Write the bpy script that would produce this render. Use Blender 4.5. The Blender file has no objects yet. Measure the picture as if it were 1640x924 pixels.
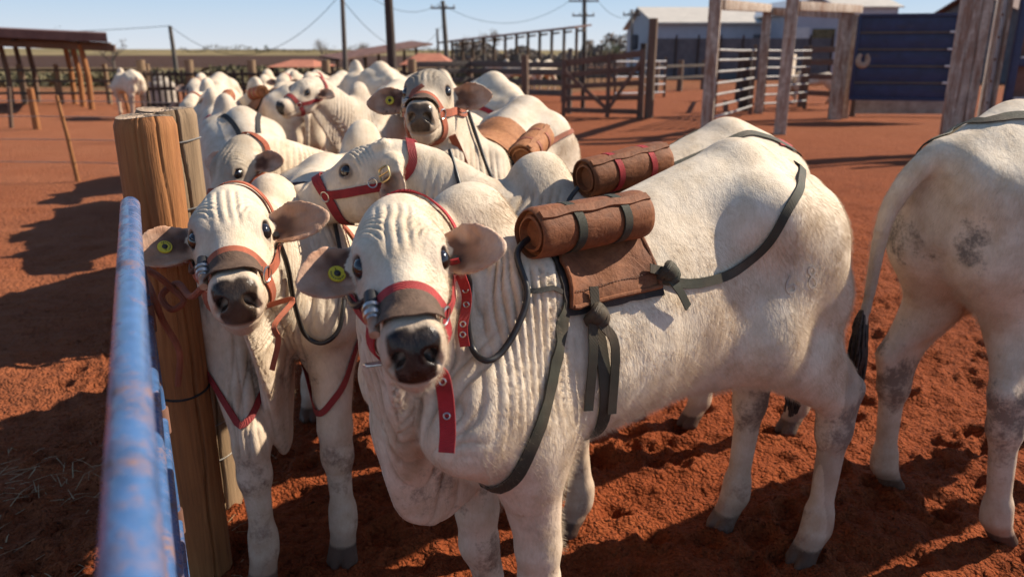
import bpy, bmesh, math, random
import numpy as np
from mathutils import Vector, Matrix
from mathutils.bvhtree import BVHTree

# ------------------------------------------------------------------ camera, light, exposure
SC = bpy.context.scene
COL = SC.collection
PITCH = math.radians(16.9)
CAM_H = 1.65
FPX = 1239.0                       # focal length in pixels of the 1640 wide photograph

cam_data = bpy.data.cameras.new("camera")
cam_data.sensor_width = 36.0
cam_data.lens = FPX / 1640.0 * 36.0
cam_data.clip_start = 0.05
cam_data.clip_end = 6000.0
cam_data.dof.use_dof = True
cam_data.dof.focus_distance = 1.9
cam_data.dof.aperture_fstop = 3.2
cam = bpy.data.objects.new("camera", cam_data)
COL.objects.link(cam)
cam.location = (0, 0, CAM_H)
cam.rotation_euler = (math.radians(90) - PITCH, 0, 0)
SC.camera = cam

SUN_AZ = math.radians(22.0)        # measured from +X towards +Y (the light comes from the right and a little beyond)
SUN_EL = math.radians(37.0)
world = bpy.data.worlds.new("World")
SC.world = world
world.use_nodes = True
wn = world.node_tree
sky = wn.nodes.new("ShaderNodeTexSky")
sky.sky_type = 'NISHITA'
sky.sun_disc = False
sky.sun_elevation = SUN_EL
sky.sun_rotation = math.pi / 2 - SUN_AZ
sky.altitude = 500
sky.air_density = 1.0
sky.dust_density = 0.35
sky.ozone_density = 2.0
bg = wn.nodes["Background"]
# the dusty pale band above the horizon of a dry season afternoon
tcw = wn.nodes.new("ShaderNodeTexCoord")
spw = wn.nodes.new("ShaderNodeSeparateXYZ")
wn.links.new(tcw.outputs["Generated"], spw.inputs[0])
rpw = wn.nodes.new("ShaderNodeValToRGB")
rpw.color_ramp.elements[0].position = 0.0; rpw.color_ramp.elements[0].color = (5.4, 5.7, 6.2, 1)
rpw.color_ramp.elements[1].position = 0.09; rpw.color_ramp.elements[1].color = (2.75, 4.35, 6.1, 1)
wn.links.new(spw.outputs[2], rpw.inputs[0])
mrw = wn.nodes.new("ShaderNodeMapRange")
mrw.interpolation_type = 'SMOOTHSTEP'
wn.links.new(spw.outputs[2], mrw.inputs[0])
mrw.inputs[1].default_value = 0.05; mrw.inputs[2].default_value = 0.30
mrw.inputs[3].default_value = 0.95; mrw.inputs[4].default_value = 0.0
mxw = wn.nodes.new("ShaderNodeMix")
mxw.data_type = 'RGBA'
wn.links.new(mrw.outputs[0], mxw.inputs[0])
wn.links.new(sky.outputs[0], mxw.inputs[6])
wn.links.new(rpw.outputs[0], mxw.inputs[7])
wn.links.new(mxw.outputs[2], bg.inputs[0])
bg.inputs[1].default_value = 0.086

sun_dir = Vector((math.cos(SUN_EL) * math.cos(SUN_AZ), math.cos(SUN_EL) * math.sin(SUN_AZ), math.sin(SUN_EL)))
sun_data = bpy.data.lights.new("sun", 'SUN')
sun_data.energy = 5.0
sun_data.angle = math.radians(0.5)
sun_data.color = (1.0, 0.87, 0.70)
sun = bpy.data.objects.new("sun", sun_data)
COL.objects.link(sun)
sun.rotation_euler = sun_dir.to_track_quat('Z', 'Y').to_euler()

SC.view_settings.view_transform = 'Standard'
SC.view_settings.look = 'None'
SC.view_settings.exposure = 0.68
SC.view_settings.gamma = 1.0

# ------------------------------------------------------------------ measuring the photograph
_cp, _sp = math.cos(PITCH), math.sin(PITCH)
def ray(u, v):
    cx = (u - 820.0) / FPX
    cy = (v - 462.0) / FPX
    return Vector((cx, _cp - cy * _sp, -_sp - cy * _cp))
CAM = Vector((0, 0, CAM_H))
def W(u, v, t):                    # the place seen at a pixel, t metres along the lens axis
    return CAM + ray(u, v) * t
def GND(u, v, z=0.0):
    d = ray(u, v)
    return CAM + d * ((z - CAM_H) / d.z)
def ATY(u, v, y):
    d = ray(u, v)
    return CAM + d * (y / d.y)
VIEW_R = Vector((1, 0, 0)); VIEW_U = Vector((0, _sp, _cp)); VIEW_B = Vector((0, -_cp, _sp))
def VW(r, u, b):
    return VIEW_R * r + VIEW_U * u + VIEW_B * b

# ------------------------------------------------------------------ noise
def _hash(ix, iy, iz, seed):
    h = (ix.astype(np.int64) * 374761393 + iy.astype(np.int64) * 668265263 + iz.astype(np.int64) * 2147483647 + seed * 974711)
    h = (h ^ (h >> 13)) * 1274126177
    h = h ^ (h >> 16)
    return (h & 0xffff).astype(np.float32) / 65535.0
def vnoise(x, y, z, seed=0):
    x, y, z = (np.asarray(a, np.float32) for a in (x, y, z))
    x, y, z = np.broadcast_arrays(x, y, z)
    ix, iy, iz = np.floor(x), np.floor(y), np.floor(z)
    fx, fy, fz = x - ix, y - iy, z - iz
    fx, fy, fz = (f * f * f * (f * (f * 6 - 15) + 10) for f in (fx, fy, fz))
    r = 0
    for dx in (0, 1):
        for dy in (0, 1):
            for dz in (0, 1):
                w = (fx if dx else 1 - fx) * (fy if dy else 1 - fy) * (fz if dz else 1 - fz)
                r = r + w * _hash(ix + dx, iy + dy, iz + dz, seed)
    return r * 2 - 1
def fbm(x, y, z, octaves=3, seed=0, gain=0.5):
    r, a = 0, 1.0
    for o in range(octaves):
        r = r + a * vnoise(x * 2 ** o, y * 2 ** o, z * 2 ** o, seed + o * 17)
        a *= gain
    return r
def sstep(a, b, x):
    t = np.clip((x - a) / (b - a), 0, 1)
    return t * t * (3 - 2 * t)

# ------------------------------------------------------------------ object helpers
def link(o, parent=None):
    COL.objects.link(o)
    if parent is not None:
        o.parent = parent
    return o
def tag(o, label=None, cat=None, group=None, kind=None):
    if label: o["label"] = label
    if cat: o["category"] = cat
    if group: o["group"] = group
    if kind: o["kind"] = kind
    return o
def empty(name, loc=(0, 0, 0), rz=0.0):
    o = bpy.data.objects.new(name, None)
    o.empty_display_size = 0.1
    o.location = loc
    o.rotation_euler = (0, 0, rz)
    return link(o)
def mesh_obj(name, verts, faces, mat=None, parent=None, smooth=True, loc=None):
    me = bpy.data.meshes.new(name)
    me.from_pydata([tuple(v) for v in verts], [], [tuple(f) for f in faces])
    if mat is not None:
        me.materials.append(mat)
    if smooth:
        me.polygons.foreach_set("use_smooth", [True] * len(me.polygons))
        if len(me.polygons) < 60000:
            me.set_sharp_from_angle(angle=math.radians(42))
    me.update()
    o = bpy.data.objects.new(name, me)
    if loc is not None:
        o.location = loc
    return link(o, parent)

class MB:
    """collects shapes for ONE mesh object"""
    def __init__(self):
        self.v, self.f = [], []
    def add(self, vs, fs):
        n = len(self.v)
        self.v.extend(vs)
        self.f.extend([tuple(i + n for i in f) for f in fs])
        return self
    def box(self, c, s, rot=None, bev=0.0):
        bm = bmesh.new()
        bmesh.ops.create_cube(bm, size=1.0)
        for v in bm.verts:
            v.co = Vector((v.co.x * s[0], v.co.y * s[1], v.co.z * s[2]))
        if bev > 0:
            bmesh.ops.bevel(bm, geom=bm.edges[:], offset=bev, segments=2, affect='EDGES', profile=0.6)
        M = rot if rot is not None else Matrix.Identity(3)
        bm.verts.index_update()
        vs = [M @ v.co + Vector(c) for v in bm.verts]
        fs = [[v.index for v in f.verts] for f in bm.faces]
        bm.free()
        return self.add(vs, fs)
    def beam(self, a, b, w, h, up=(0, 0, 1), bev=0.004):
        a, b = Vector(a), Vector(b)
        d = (b - a)
        L = d.length
        x = d / L
        upv = Vector(up)
        if abs(x.dot(upv)) > 0.98:
            upv = Vector((0, 1, 0))
        y = upv.cross(x).normalized()
        z = x.cross(y)
        M = Matrix((x, y, z)).transposed()
        return self.box((a + b) / 2, (L, w, h), M, bev)
    def tube(self, pts, r, n=10, caps=True, closed=False):
        pts = [Vector(p) for p in pts]
        m = len(pts)
        rs = r if isinstance(r, (list, tuple)) else [r] * m
        T = []
        for i in range(m):
            if closed:
                t = pts[(i + 1) % m] - pts[i - 1]
            else:
                t = pts[min(i + 1, m - 1)] - pts[max(i - 1, 0)]
            T.append(t.normalized())
        ref = Vector((0, 0, 1)) if abs(T[0].z) < 0.9 else Vector((1, 0, 0))
        nrm = (ref - T[0] * ref.dot(T[0])).normalized()
        vs, fs = [], []
        for i in range(m):
            nrm = (nrm - T[i] * nrm.dot(T[i]))
            nrm.normalize()
            bn = T[i].cross(nrm)
            for k in range(n):
                a = 2 * math.pi * k / n
                vs.append(pts[i] + (nrm * math.cos(a) + bn * math.sin(a)) * rs[i])
        for i in range(m if closed else m - 1):
            j = (i + 1) % m
            for k in range(n):
                l = (k + 1) % n
                fs.append((i * n + k, i * n + l, j * n + l, j * n + k))
        if caps and not closed:
            fs.append(tuple(reversed(range(n))))
            fs.append(tuple(range((m - 1) * n, m * n)))
        return self.add(vs, fs)
    def sphere(self, c, r, nu=12, nv=8, rot=None):
        r = (r, r, r) if isinstance(r, (int, float)) else r
        c = Vector(c)
        M = rot if rot is not None else Matrix.Identity(3)
        vs, fs = [], []
        vs.append(c + M @ Vector((0, 0, r[2])))
        for i in range(1, nv):
            th = math.pi * i / nv
            for k in range(nu):
                ph = 2 * math.pi * k / nu
                vs.append(c + M @ Vector((r[0] * math.sin(th) * math.cos(ph), r[1] * math.sin(th) * math.sin(ph), r[2] * math.cos(th))))
        vs.append(c + M @ Vector((0, 0, -r[2])))
        for k in range(nu):
            fs.append((0, 1 + k, 1 + (k + 1) % nu))
        for i in range(nv - 2):
            for k in range(nu):
                a = 1 + i * nu + k
                b = 1 + i * nu + (k + 1) % nu
                fs.append((a, a + nu, b + nu, b))
        e = len(vs) - 1
        o = 1 + (nv - 2) * nu
        for k in range(nu):
            fs.append((o + k, e, o + (k + 1) % nu))
        return self.add(vs, fs)
    def ribbon(self, pts, nrms, width, thick=0.003, closed=False):
        """a flat strap: centre points, surface normals"""
        m = len(pts)
        ws = width if isinstance(width, (list, tuple)) else [width] * m
        vs, fs = [], []
        for i in range(m):
            if closed:
                t = pts[(i + 1) % m] - pts[i - 1]
            else:
                t = pts[min(i + 1, m - 1)] - pts[max(i - 1, 0)]
            t.normalize()
            n = nrms[i]
            s = t.cross(n).normalized()
            n = s.cross(t).normalized()
            for a, b in ((-1, 0), (1, 0), (1, 1), (-1, 1)):
                vs.append(pts[i] + s * (a * ws[i] * 0.5 * (0.97 if b else 1)) + n * (b * thick))
        for i in range(m if closed else m - 1):
            j = (i + 1) % m
            for k in range(4):
                l = (k + 1) % 4
                fs.append((i * 4 + k, i * 4 + l, j * 4 + l, j * 4 + k))
        if not closed:
            fs.append((3, 2, 1, 0))
            fs.append(((m - 1) * 4, (m - 1) * 4 + 1, (m - 1) * 4 + 2, (m - 1) * 4 + 3))
        return self.add(vs, fs)
    def build(self, name, mat, parent=None, smooth=True, loc=None):
        return mesh_obj(name, self.v, self.f, mat, parent, smooth, loc)

def auto_sharp(o, deg=35):
    me = o.data
    bm = bmesh.new(); bm.from_mesh(me)
    lim = math.radians(deg)
    for e in bm.edges:
        if len(e.link_faces) == 2 and e.calc_face_angle(0) > lim:
            e.smooth = False
    bm.to_mesh(me); bm.free()
    return o

def crv(pts, n=40, closed=False):
    """Catmull-Rom through points"""
    P = [Vector(p) for p in pts]
    m = len(P)
    out = []
    segs = m if closed else m - 1
    for s in range(segs):
        if closed:
            p0, p1, p2, p3 = P[s - 1], P[s], P[(s + 1) % m], P[(s + 2) % m]
        else:
            p1, p2 = P[s], P[s + 1]
            p0 = P[s - 1] if s > 0 else p1 * 2 - p2
            p3 = P[s + 2] if s + 2 < m else p2 * 2 - p1
        k = max(2, int(round(n / segs)))
        for i in range(k):
            t = i / k
            out.append(0.5 * ((2 * p1) + (p2 - p0) * t + (2 * p0 - 5 * p1 + 4 * p2 - p3) * t * t + (3 * p1 - p0 - 3 * p2 + p3) * t ** 3))
    if not closed:
        out.append(P[-1].copy())
    return out

# ------------------------------------------------------------------ materials
MATS = {}
def new_mat(name):
    m = bpy.data.materials.new(name)
    m.use_nodes = True
    nt = m.node_tree
    b = nt.nodes["Principled BSDF"]
    MATS[name] = m
    return m, nt, b
def N(nt, typ, **kw):
    n = nt.nodes.new(typ)
    for k, v in kw.items():
        if k.startswith("i_"):
            key = k[2:]
            n.inputs[int(key) if key.isdigit() else key.replace("_", " ")].default_value = v
        else:
            setattr(n, k, v)
    return n
def ramp(nt, stops, fac=None):
    r = nt.nodes.new("ShaderNodeValToRGB")
    e = r.color_ramp.elements
    while len(e) < len(stops):
        e.new(0.5)
    for el, (p, c) in zip(e, stops):
        el.position = p
        el.color = (c[0], c[1], c[2], 1) if not isinstance(c, (int, float)) else (c, c, c, 1)
    if fac is not None:
        nt.links.new(fac, r.inputs[0])
    return r
def mixc(nt, fac, a, b, blend='MIX'):
    m = nt.nodes.new("ShaderNodeMix")
    m.data_type = 'RGBA'
    m.blend_type = blend
    for sock, val in ((m.inputs[0], fac), (m.inputs[6], a), (m.inputs[7], b)):
        if hasattr(val, "is_linked"):
            nt.links.new(val, sock)
        elif isinstance(val, (int, float)):
            sock.default_value = val
        else:
            sock.default_value = (*val[:3], 1)
    return m.outputs[2]
def math_n(nt, op, a, b=None, clamp=False):
    m = nt.nodes.new("ShaderNodeMath")
    m.operation = op
    m.use_clamp = clamp
    for sock, val in ((m.inputs[0], a), (m.inputs[1], b)):
        if val is None:
            continue
        if hasattr(val, "is_linked"):
            nt.links.new(val, sock)
        else:
            sock.default_value = val
    return m.outputs[0]
def noise_n(nt, scale, detail=4, rough=0.55, stretch=None, coord="Object", dist=0.0):
    tc = nt.nodes.new("ShaderNodeTexCoord")
    n = nt.nodes.new("ShaderNodeTexNoise")
    n.inputs["Scale"].default_value = scale
    n.inputs["Detail"].default_value = detail
    n.inputs["Roughness"].default_value = rough
    n.inputs["Distortion"].default_value = dist
    src = tc.outputs[coord]
    if stretch:
        mp = nt.nodes.new("ShaderNodeMapping")
        mp.inputs["Scale"].default_value = stretch
        nt.links.new(src, mp.inputs[0])
        src = mp.outputs[0]
    nt.links.new(src, n.inputs["Vector"])
    return n.outputs["Fac"]
def bump_n(nt, bsdf, height, strength=0.3, dist=0.01, prev=None):
    b = nt.nodes.new("ShaderNodeBump")
    b.inputs["Strength"].default_value = strength
    b.inputs["Distance"].default_value = dist
    nt.links.new(height, b.inputs["Height"])
    if prev is not None:
        nt.links.new(prev, b.inputs["Normal"])
    nt.links.new(b.outputs[0], bsdf.inputs["Normal"])
    return b.outputs[0]
def simple_mat(name, c1, c2, scale=8, rough=0.6, metal=0.0, bump=0.15, bdist=0.004, stretch=None, detail=5, stops=(0.35, 0.65)):
    m, nt, b = new_mat(name)
    f = noise_n(nt, scale, detail, 0.6, stretch)
    r = ramp(nt, [(stops[0], c1), (stops[1], c2)], f)
    nt.links.new(r.outputs[0], b.inputs["Base Color"])
    b.inputs["Roughness"].default_value = rough
    b.inputs["Metallic"].default_value = metal
    if bump:
        f2 = noise_n(nt, scale * 6, 4, 0.6, stretch)
        bump_n(nt, b, f2, bump, bdist)
    return m
# ------------------------------------------------------------------ the ground: one sheet from under the camera to the far hill
def ground_material():
    m, nt, b = new_mat('earth')
    geo = N(nt, "ShaderNodeNewGeometry")
    sp = N(nt, "ShaderNodeSeparateXYZ")
    nt.links.new(geo.outputs["Position"], sp.inputs[0])
    X, Y = sp.outputs[0], sp.outputs[1]
    def posnoise(scale, detail=5, rough=0.6, sx=1.0, sy=1.0):
        mp = N(nt, "ShaderNodeMapping"); mp.inputs["Scale"].default_value = (sx, sy, 1)
        nt.links.new(geo.outputs["Position"], mp.inputs[0])
        n = N(nt, "ShaderNodeTexNoise"); n.inputs["Scale"].default_value = scale; n.inputs["Detail"].default_value = detail; n.inputs["Roughness"].default_value = rough
        nt.links.new(mp.outputs[0], n.inputs["Vector"])
        return n.outputs["Fac"]
    n1 = posnoise(2.3, 6, 0.65); n2 = posnoise(24, 5, 0.7); n3 = posnoise(110, 3, 0.7); nbig = posnoise(0.22, 4)
    red = ramp(nt, [(0.25, (0.125, 0.029, 0.010)), (0.5, (0.24, 0.058, 0.019)), (0.75, (0.35, 0.100, 0.036))], math_n(nt, 'ADD', math_n(nt, 'MULTIPLY', n1, 0.55), math_n(nt, 'MULTIPLY', n2, 0.45)))
    fine = ramp(nt, [(0.3, (0.66, 0.62, 0.60)), (0.62, (1.08, 1.08, 1.08))], n3)
    red_c = mixc(nt, 0.8, red.outputs[0], fine.outputs[0], 'MULTIPLY')
    # paler dust far off
    fade = N(nt, "ShaderNodeMapRange", clamp=True); nt.links.new(Y, fade.inputs[0]); fade.inputs[1].default_value = 3.5; fade.inputs[2].default_value = 18
    red_c = mixc(nt, math_n(nt, 'MULTIPLY', fade.outputs[0], 0.6), red_c, (0.31, 0.112, 0.054))
    lf = N(nt, "ShaderNodeMapRange", clamp=True); nt.links.new(X, lf.inputs[0]); lf.inputs[1].default_value = -1.2; lf.inputs[2].default_value = -3.0
    red_c = mixc(nt, math_n(nt, 'MULTIPLY', lf.outputs[0], math_n(nt, 'MULTIPLY', posnoise(0.9, 4), 0.75)), red_c, (0.42, 0.175, 0.092))
    # dry pasture beyond the pens
    grass = ramp(nt, [(0.3, (0.10, 0.068, 0.034)), (0.5, (0.17, 0.115, 0.058)), (0.7, (0.24, 0.17, 0.09))], posnoise(0.35, 7, 0.7, 1, 0.4))
    edge = math_n(nt, 'ADD', Y, math_n(nt, 'MULTIPLY', math_n(nt, 'SUBTRACT', nbig, 0.5), 26))
    g = N(nt, "ShaderNodeMapRange", clamp=True); nt.links.new(edge, g.inputs[0]); g.inputs[1].default_value = 34; g.inputs[2].default_value = 42
    rightside = N(nt, "ShaderNodeMapRange", clamp=True); nt.links.new(X, rightside.inputs[0]); rightside.inputs[1].default_value = 3; rightside.inputs[2].default_value = 9; rightside.inputs[3].default_value = 1; rightside.inputs[4].default_value = 0.25
    col = mixc(nt, math_n(nt, 'MULTIPLY', g.outputs[0], rightside.outputs[0]), red_c, grass.outputs[0])
    # ploughed field, then the dry hill
    pl = ramp(nt, [(0.3, (0.045, 0.026, 0.020)), (0.7, (0.085, 0.045, 0.032))], posnoise(0.5, 5, 0.6, 0.3, 1))
    p1 = N(nt, "ShaderNodeMapRange", clamp=True); nt.links.new(Y, p1.inputs[0]); p1.inputs[1].default_value = 92; p1.inputs[2].default_value = 98
    col = mixc(nt, p1.outputs[0], col, pl.outputs[0])
    hg = ramp(nt, [(0.3, (0.15, 0.12, 0.06)), (0.55, (0.22, 0.175, 0.09)), (0.75, (0.32, 0.23, 0.13))], posnoise(0.05, 6, 0.65, 1, 0.3))
    p2 = N(nt, "ShaderNodeMapRange", clamp=True); nt.links.new(math_n(nt, 'ADD', Y, math_n(nt, 'MULTIPLY', nbig, 20)), p2.inputs[0]); p2.inputs[1].default_value = 268; p2.inputs[2].default_value = 282
    col = mixc(nt, p2.outputs[0], col, hg.outputs[0])
    nt.links.new(col, b.inputs["Base Color"])
    b.inputs["Roughness"].default_value = 0.95
    b.inputs["Specular IOR Level"].default_value = 0.1
    def vor(scale):
        v = N(nt, "ShaderNodeTexVoronoi"); v.inputs["Scale"].default_value = scale; v.inputs["Randomness"].default_value = 1.0
        mp = N(nt, "ShaderNodeVectorMath", operation='ADD')
        nz = N(nt, "ShaderNodeTexNoise"); nz.inputs["Scale"].default_value = scale * 0.7; nz.inputs["Detail"].default_value = 3
        nt.links.new(geo.outputs["Position"], nz.inputs["Vector"])
        sc = N(nt, "ShaderNodeVectorMath", operation='SCALE'); sc.inputs[3].default_value = 0.9 / scale
        nt.links.new(nz.outputs["Color"], sc.inputs[0])
        nt.links.new(geo.outputs["Position"], mp.inputs[0]); nt.links.new(sc.outputs[0], mp.inputs[1])
        nt.links.new(mp.outputs[0], v.inputs["Vector"])
        return v.outputs["Distance"]
    crumbs = math_n(nt, 'SUBTRACT', 1.0, vor(70))
    clods = math_n(nt, 'SUBTRACT', 1.0, vor(26))
    hgt = math_n(nt, 'ADD', math_n(nt, 'MULTIPLY', n3, 0.35), n2)
    bb = bump_n(nt, b, math_n(nt, 'ADD', math_n(nt, 'MULTIPLY', clods, posnoise(3.0, 3)), math_n(nt, 'MULTIPLY', posnoise(7, 4, 0.6), 0.8)), 0.8, 0.05)
    bb = bump_n(nt, b, math_n(nt, 'ADD', hgt, math_n(nt, 'MULTIPLY', crumbs, 0.8)), 0.9, 0.022, bb)
    return m
ground_material()

def grid_line(stops):
    out = [stops[0][0]]
    for (a, h0), (b_, h1) in zip(stops, stops[1:]):
        x = a
        while x < b_ - 1e-6:
            t = (x - a) / (b_ - a)
            x = x + h0 * (1 - t) + h1 * t
            out.append(min(x, b_))
    return np.array(sorted(set(np.round(out, 4))))
gx = grid_line([(-900, 120), (-60, 12), (-9, 0.5), (-2.8, 0.03), (-2.2, 0.016), (2.9, 0.016), (3.6, 0.03), (9, 0.5), (60, 12), (900, 120)])
gy = grid_line([(-8, 0.8), (0.2, 0.05), (1.2, 0.016), (4.0, 0.016), (5.5, 0.04), (12, 0.25), (40, 2.0), (120, 8), (420, 20), (1000, 100)])
GX, GY = np.meshgrid(gx, gy, indexing='ij')
def ground_height(x, y, prints=True):
    near_w = 1 - sstep(6, 14, np.hypot(x, y - 2))
    h = 0.020 * fbm(x * 0.9, y * 0.9, 0 * x, 3, 21) * (1 - sstep(20, 40, y))
    h = h + near_w * (0.016 * fbm(x * 5, y * 5, 0 * x, 3, 22) + 0.016 * (0.5 - np.abs(vnoise(x * 8, y * 8, 0 * x, 23))) + 0.013 * np.maximum(vnoise(x * 19, y * 19, 0 * x, 24), 0) ** 1 + 0.007 * vnoise(x * 45, y * 45, 0 * x, 25))
    h = h + 3.6 * sstep(150, 430, y) + 1.2 * sstep(100, 300, y) * vnoise(x * 0.006, y * 0.004, 0 * x, 5)
    h = h + 10 * sstep(430, 900, y) * 0.0
    return h
GZ = ground_height(GX, GY)
rg = np.random.RandomState(5)
for i in range(620):                                  # hoof prints trodden into the soft earth
    cx, cy = rg.uniform(-2.4, 3.3), rg.uniform(1.2, 5.2)
    a0 = rg.uniform(0, 6.28); r_ = rg.uniform(0.038, 0.062); dp = rg.uniform(0.012, 0.034)
    i0, i1 = np.searchsorted(gx, [cx - 0.17, cx + 0.17]); j0, j1 = np.searchsorted(gy, [cy - 0.17, cy + 0.17])
    xx, yy = GX[i0:i1, j0:j1] - cx, GY[i0:i1, j0:j1] - cy
    ca, sa = math.cos(a0), math.sin(a0)
    u_, w_ = (xx * ca + yy * sa) / (r_ * 1.3), (-xx * sa + yy * ca) / r_
    q = np.sqrt(u_ * u_ + w_ * w_) + 0.15 * vnoise(xx * 30, yy * 30, 0 * xx + i, 2)
    GZ[i0:i1, j0:j1] += -dp * (1 - sstep(0.55, 1.05, q)) + dp * 0.55 * np.exp(-((q - 1.30) / 0.28) ** 2) * (0.5 + 0.5 * np.sign(u_ + 0.3))
nxg, nyg = len(gx), len(gy)
ii = np.arange(nxg * nyg).reshape(nxg, nyg)
GQ = np.stack([ii[:-1, :-1], ii[1:, :-1], ii[1:, 1:], ii[:-1, 1:]], -1).reshape(-1, 4)
gme = bpy.data.meshes.new("ground")
gme.vertices.add(nxg * nyg); gme.vertices.foreach_set("co", np.stack([GX, GY, GZ], -1).astype(np.float32).ravel())
gme.loops.add(len(GQ) * 4); gme.loops.foreach_set("vertex_index", GQ.astype(np.int32).ravel())
gme.polygons.add(len(GQ)); gme.polygons.foreach_set("loop_start", np.arange(0, len(GQ) * 4, 4, dtype=np.int32))
gme.polygons.foreach_set("use_smooth", np.ones(len(GQ), bool))
gme.update(calc_edges=True)
gme.materials.append(MATS['earth'])
tag(link(bpy.data.objects.new("ground", gme)), kind="structure")
def gz(x, y):
    return float(ground_height(np.array([x]), np.array([y]))[0])

# ------------------------------------------------------------------ materials of the pens
def wood_mat(name, cols, scale=7, rough=0.8, bump=0.5, ringy=False):
    m, nt, b = new_mat(name)
    f = noise_n(nt, scale, 7, 0.68, (7, 7, 0.3), dist=0.6)
    g = noise_n(nt, 2.2, 4, 0.6)
    k = noise_n(nt, 60, 4, 0.7, (1, 1, 0.06))
    r = ramp(nt, [(0.28, cols[0]), (0.5, cols[1]), (0.72, cols[2])], math_n(nt, 'ADD', math_n(nt, 'MULTIPLY', f, 0.6), math_n(nt, 'MULTIPLY', g, 0.4)))
    r2 = ramp(nt, [(0.30, (0.55, 0.52, 0.50)), (0.46, (1, 1, 1))], k)
    nt.links.new(mixc(nt, 0.75, r.outputs[0], r2.outputs[0], 'MULTIPLY'), b.inputs["Base Color"])
    b.inputs["Roughness"].default_value = rough
    bump_n(nt, b, math_n(nt, 'ADD', math_n(nt, 'MULTIPLY', f, 0.5), k), bump, 0.012)
    return m
wood_mat('post_orange', ((0.13, 0.048, 0.015), (0.29, 0.112, 0.032), (0.40, 0.18, 0.06)))
wood_mat('post_grey', ((0.13, 0.082, 0.045), (0.23, 0.15, 0.082), (0.33, 0.23, 0.14)))
wood_mat('post_end', ((0.22, 0.15, 0.10), (0.38, 0.28, 0.20), (0.50, 0.40, 0.30)), 20)
wood_mat('fence_wood', ((0.075, 0.048, 0.035), (0.14, 0.088, 0.058), (0.22, 0.14, 0.09)))
wood_mat('dark_wood', ((0.022, 0.016, 0.013), (0.045, 0.030, 0.023), (0.08, 0.052, 0.038)))
wood_mat('pole_wood', ((0.06, 0.050, 0.042), (0.11, 0.092, 0.075), (0.17, 0.14, 0.115)))
wood_mat('gate_board', ((0.085, 0.048, 0.034), (0.15, 0.085, 0.058), (0.22, 0.13, 0.09)))

def paint_mat(name, paint, under, thr=0.56, scale=9, rough=0.45, streak=(1, 1, 1), spec=0.5):
    """worn paint over rust or wood"""
    m, nt, b = new_mat(name)
    f = noise_n(nt, scale, 8, 0.68, streak)
    f2 = noise_n(nt, scale * 7, 5, 0.7, streak)
    mk = ramp(nt, [(thr - 0.07, 0.0), (thr + 0.05, 1.0)], math_n(nt, 'ADD', math_n(nt, 'MULTIPLY', f, 0.72), math_n(nt, 'MULTIPLY', f2, 0.28)))
    pv = ramp(nt, [(0.32, tuple(v * 0.70 for v in paint)), (0.68, tuple(min(1, v * 1.20) for v in paint))], noise_n(nt, scale * 2, 5))
    uv = ramp(nt, [(0.3, tuple(v * 0.6 for v in under)), (0.7, tuple(min(1, v * 1.25) for v in under))], f2)
    nt.links.new(mixc(nt, mk.outputs[0], pv.outputs[0], uv.outputs[0]), b.inputs["Base Color"])
    rr = ramp(nt, [(0.0, rough), (1.0, 0.8)], mk.outputs[0])
    nt.links.new(rr.outputs[0], b.inputs["Roughness"])
    b.inputs["Specular IOR Level"].default_value = spec
    bump_n(nt, b, math_n(nt, 'ADD', mk.outputs[0], f2), 0.25, 0.003)
    return m
paint_mat('blue_pipe', (0.060, 0.135, 0.300), (0.19, 0.105, 0.085), 0.555, 14, 0.17)
paint_mat('white_timber', (0.46, 0.39, 0.32), (0.26, 0.155, 0.105), 0.53, 4, 0.75, (2.5, 2.5, 0.35), 0.2)
paint_mat('navy_panel', (0.016, 0.028, 0.085), (0.06, 0.05, 0.055), 0.63, 2.2, 0.5, (0.5, 0.5, 2.5))
paint_mat('navy_steel', (0.016, 0.026, 0.075), (0.10, 0.06, 0.05), 0.66, 6, 0.5)
simple_mat('rust_sheet', (0.12, 0.055, 0.038), (0.22, 0.11, 0.075), 3, 0.8)
simple_mat('roof_dark', (0.10, 0.045, 0.034), (0.17, 0.085, 0.062), 2, 0.7)
simple_mat('roof_tile', (0.30, 0.095, 0.052), (0.42, 0.155, 0.085), 3, 0.8)
simple_mat('galv', (0.46, 0.46, 0.46), (0.62, 0.61, 0.60), 4, 0.45, 0.4)
simple_mat('shed_wall', (0.33, 0.35, 0.40), (0.38, 0.40, 0.45), 1.5, 0.7)
simple_mat('shed_white', (0.48, 0.48, 0.47), (0.58, 0.57, 0.56), 1.5, 0.6)
simple_mat('shed_roof', (0.46, 0.42, 0.36), (0.56, 0.51, 0.44), 1.2, 0.55)
simple_mat('dark_wall', (0.075, 0.075, 0.085), (0.12, 0.118, 0.125), 2, 0.8)
simple_mat('concrete', (0.26, 0.22, 0.18), (0.42, 0.37, 0.31), 4, 0.9)
simple_mat('wire', (0.28, 0.27, 0.25), (0.42, 0.40, 0.37), 30, 0.45, 0.7, 0)
simple_mat('black_wire', (0.015, 0.014, 0.013), (0.03, 0.03, 0.03), 30, 0.6, 0.2, 0)
simple_mat('bark', (0.08, 0.062, 0.048), (0.16, 0.125, 0.10), 6, 0.95)
simple_mat('twig', (0.15, 0.12, 0.10), (0.24, 0.20, 0.165), 3, 0.95, 0, 0)
simple_mat('leaf_dry', (0.085, 0.075, 0.035), (0.17, 0.14, 0.075), 3, 0.9, 0, 0)
simple_mat('leaf_green', (0.035, 0.05, 0.018), (0.075, 0.09, 0.035), 3, 0.9, 0, 0)
simple_mat('dull_pipe', (0.26, 0.25, 0.24), (0.40, 0.38, 0.36), 5, 0.5, 0.3)
simple_mat('straw', (0.24, 0.15, 0.075), (0.40, 0.28, 0.15), 5, 0.85, 0, 0)

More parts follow.
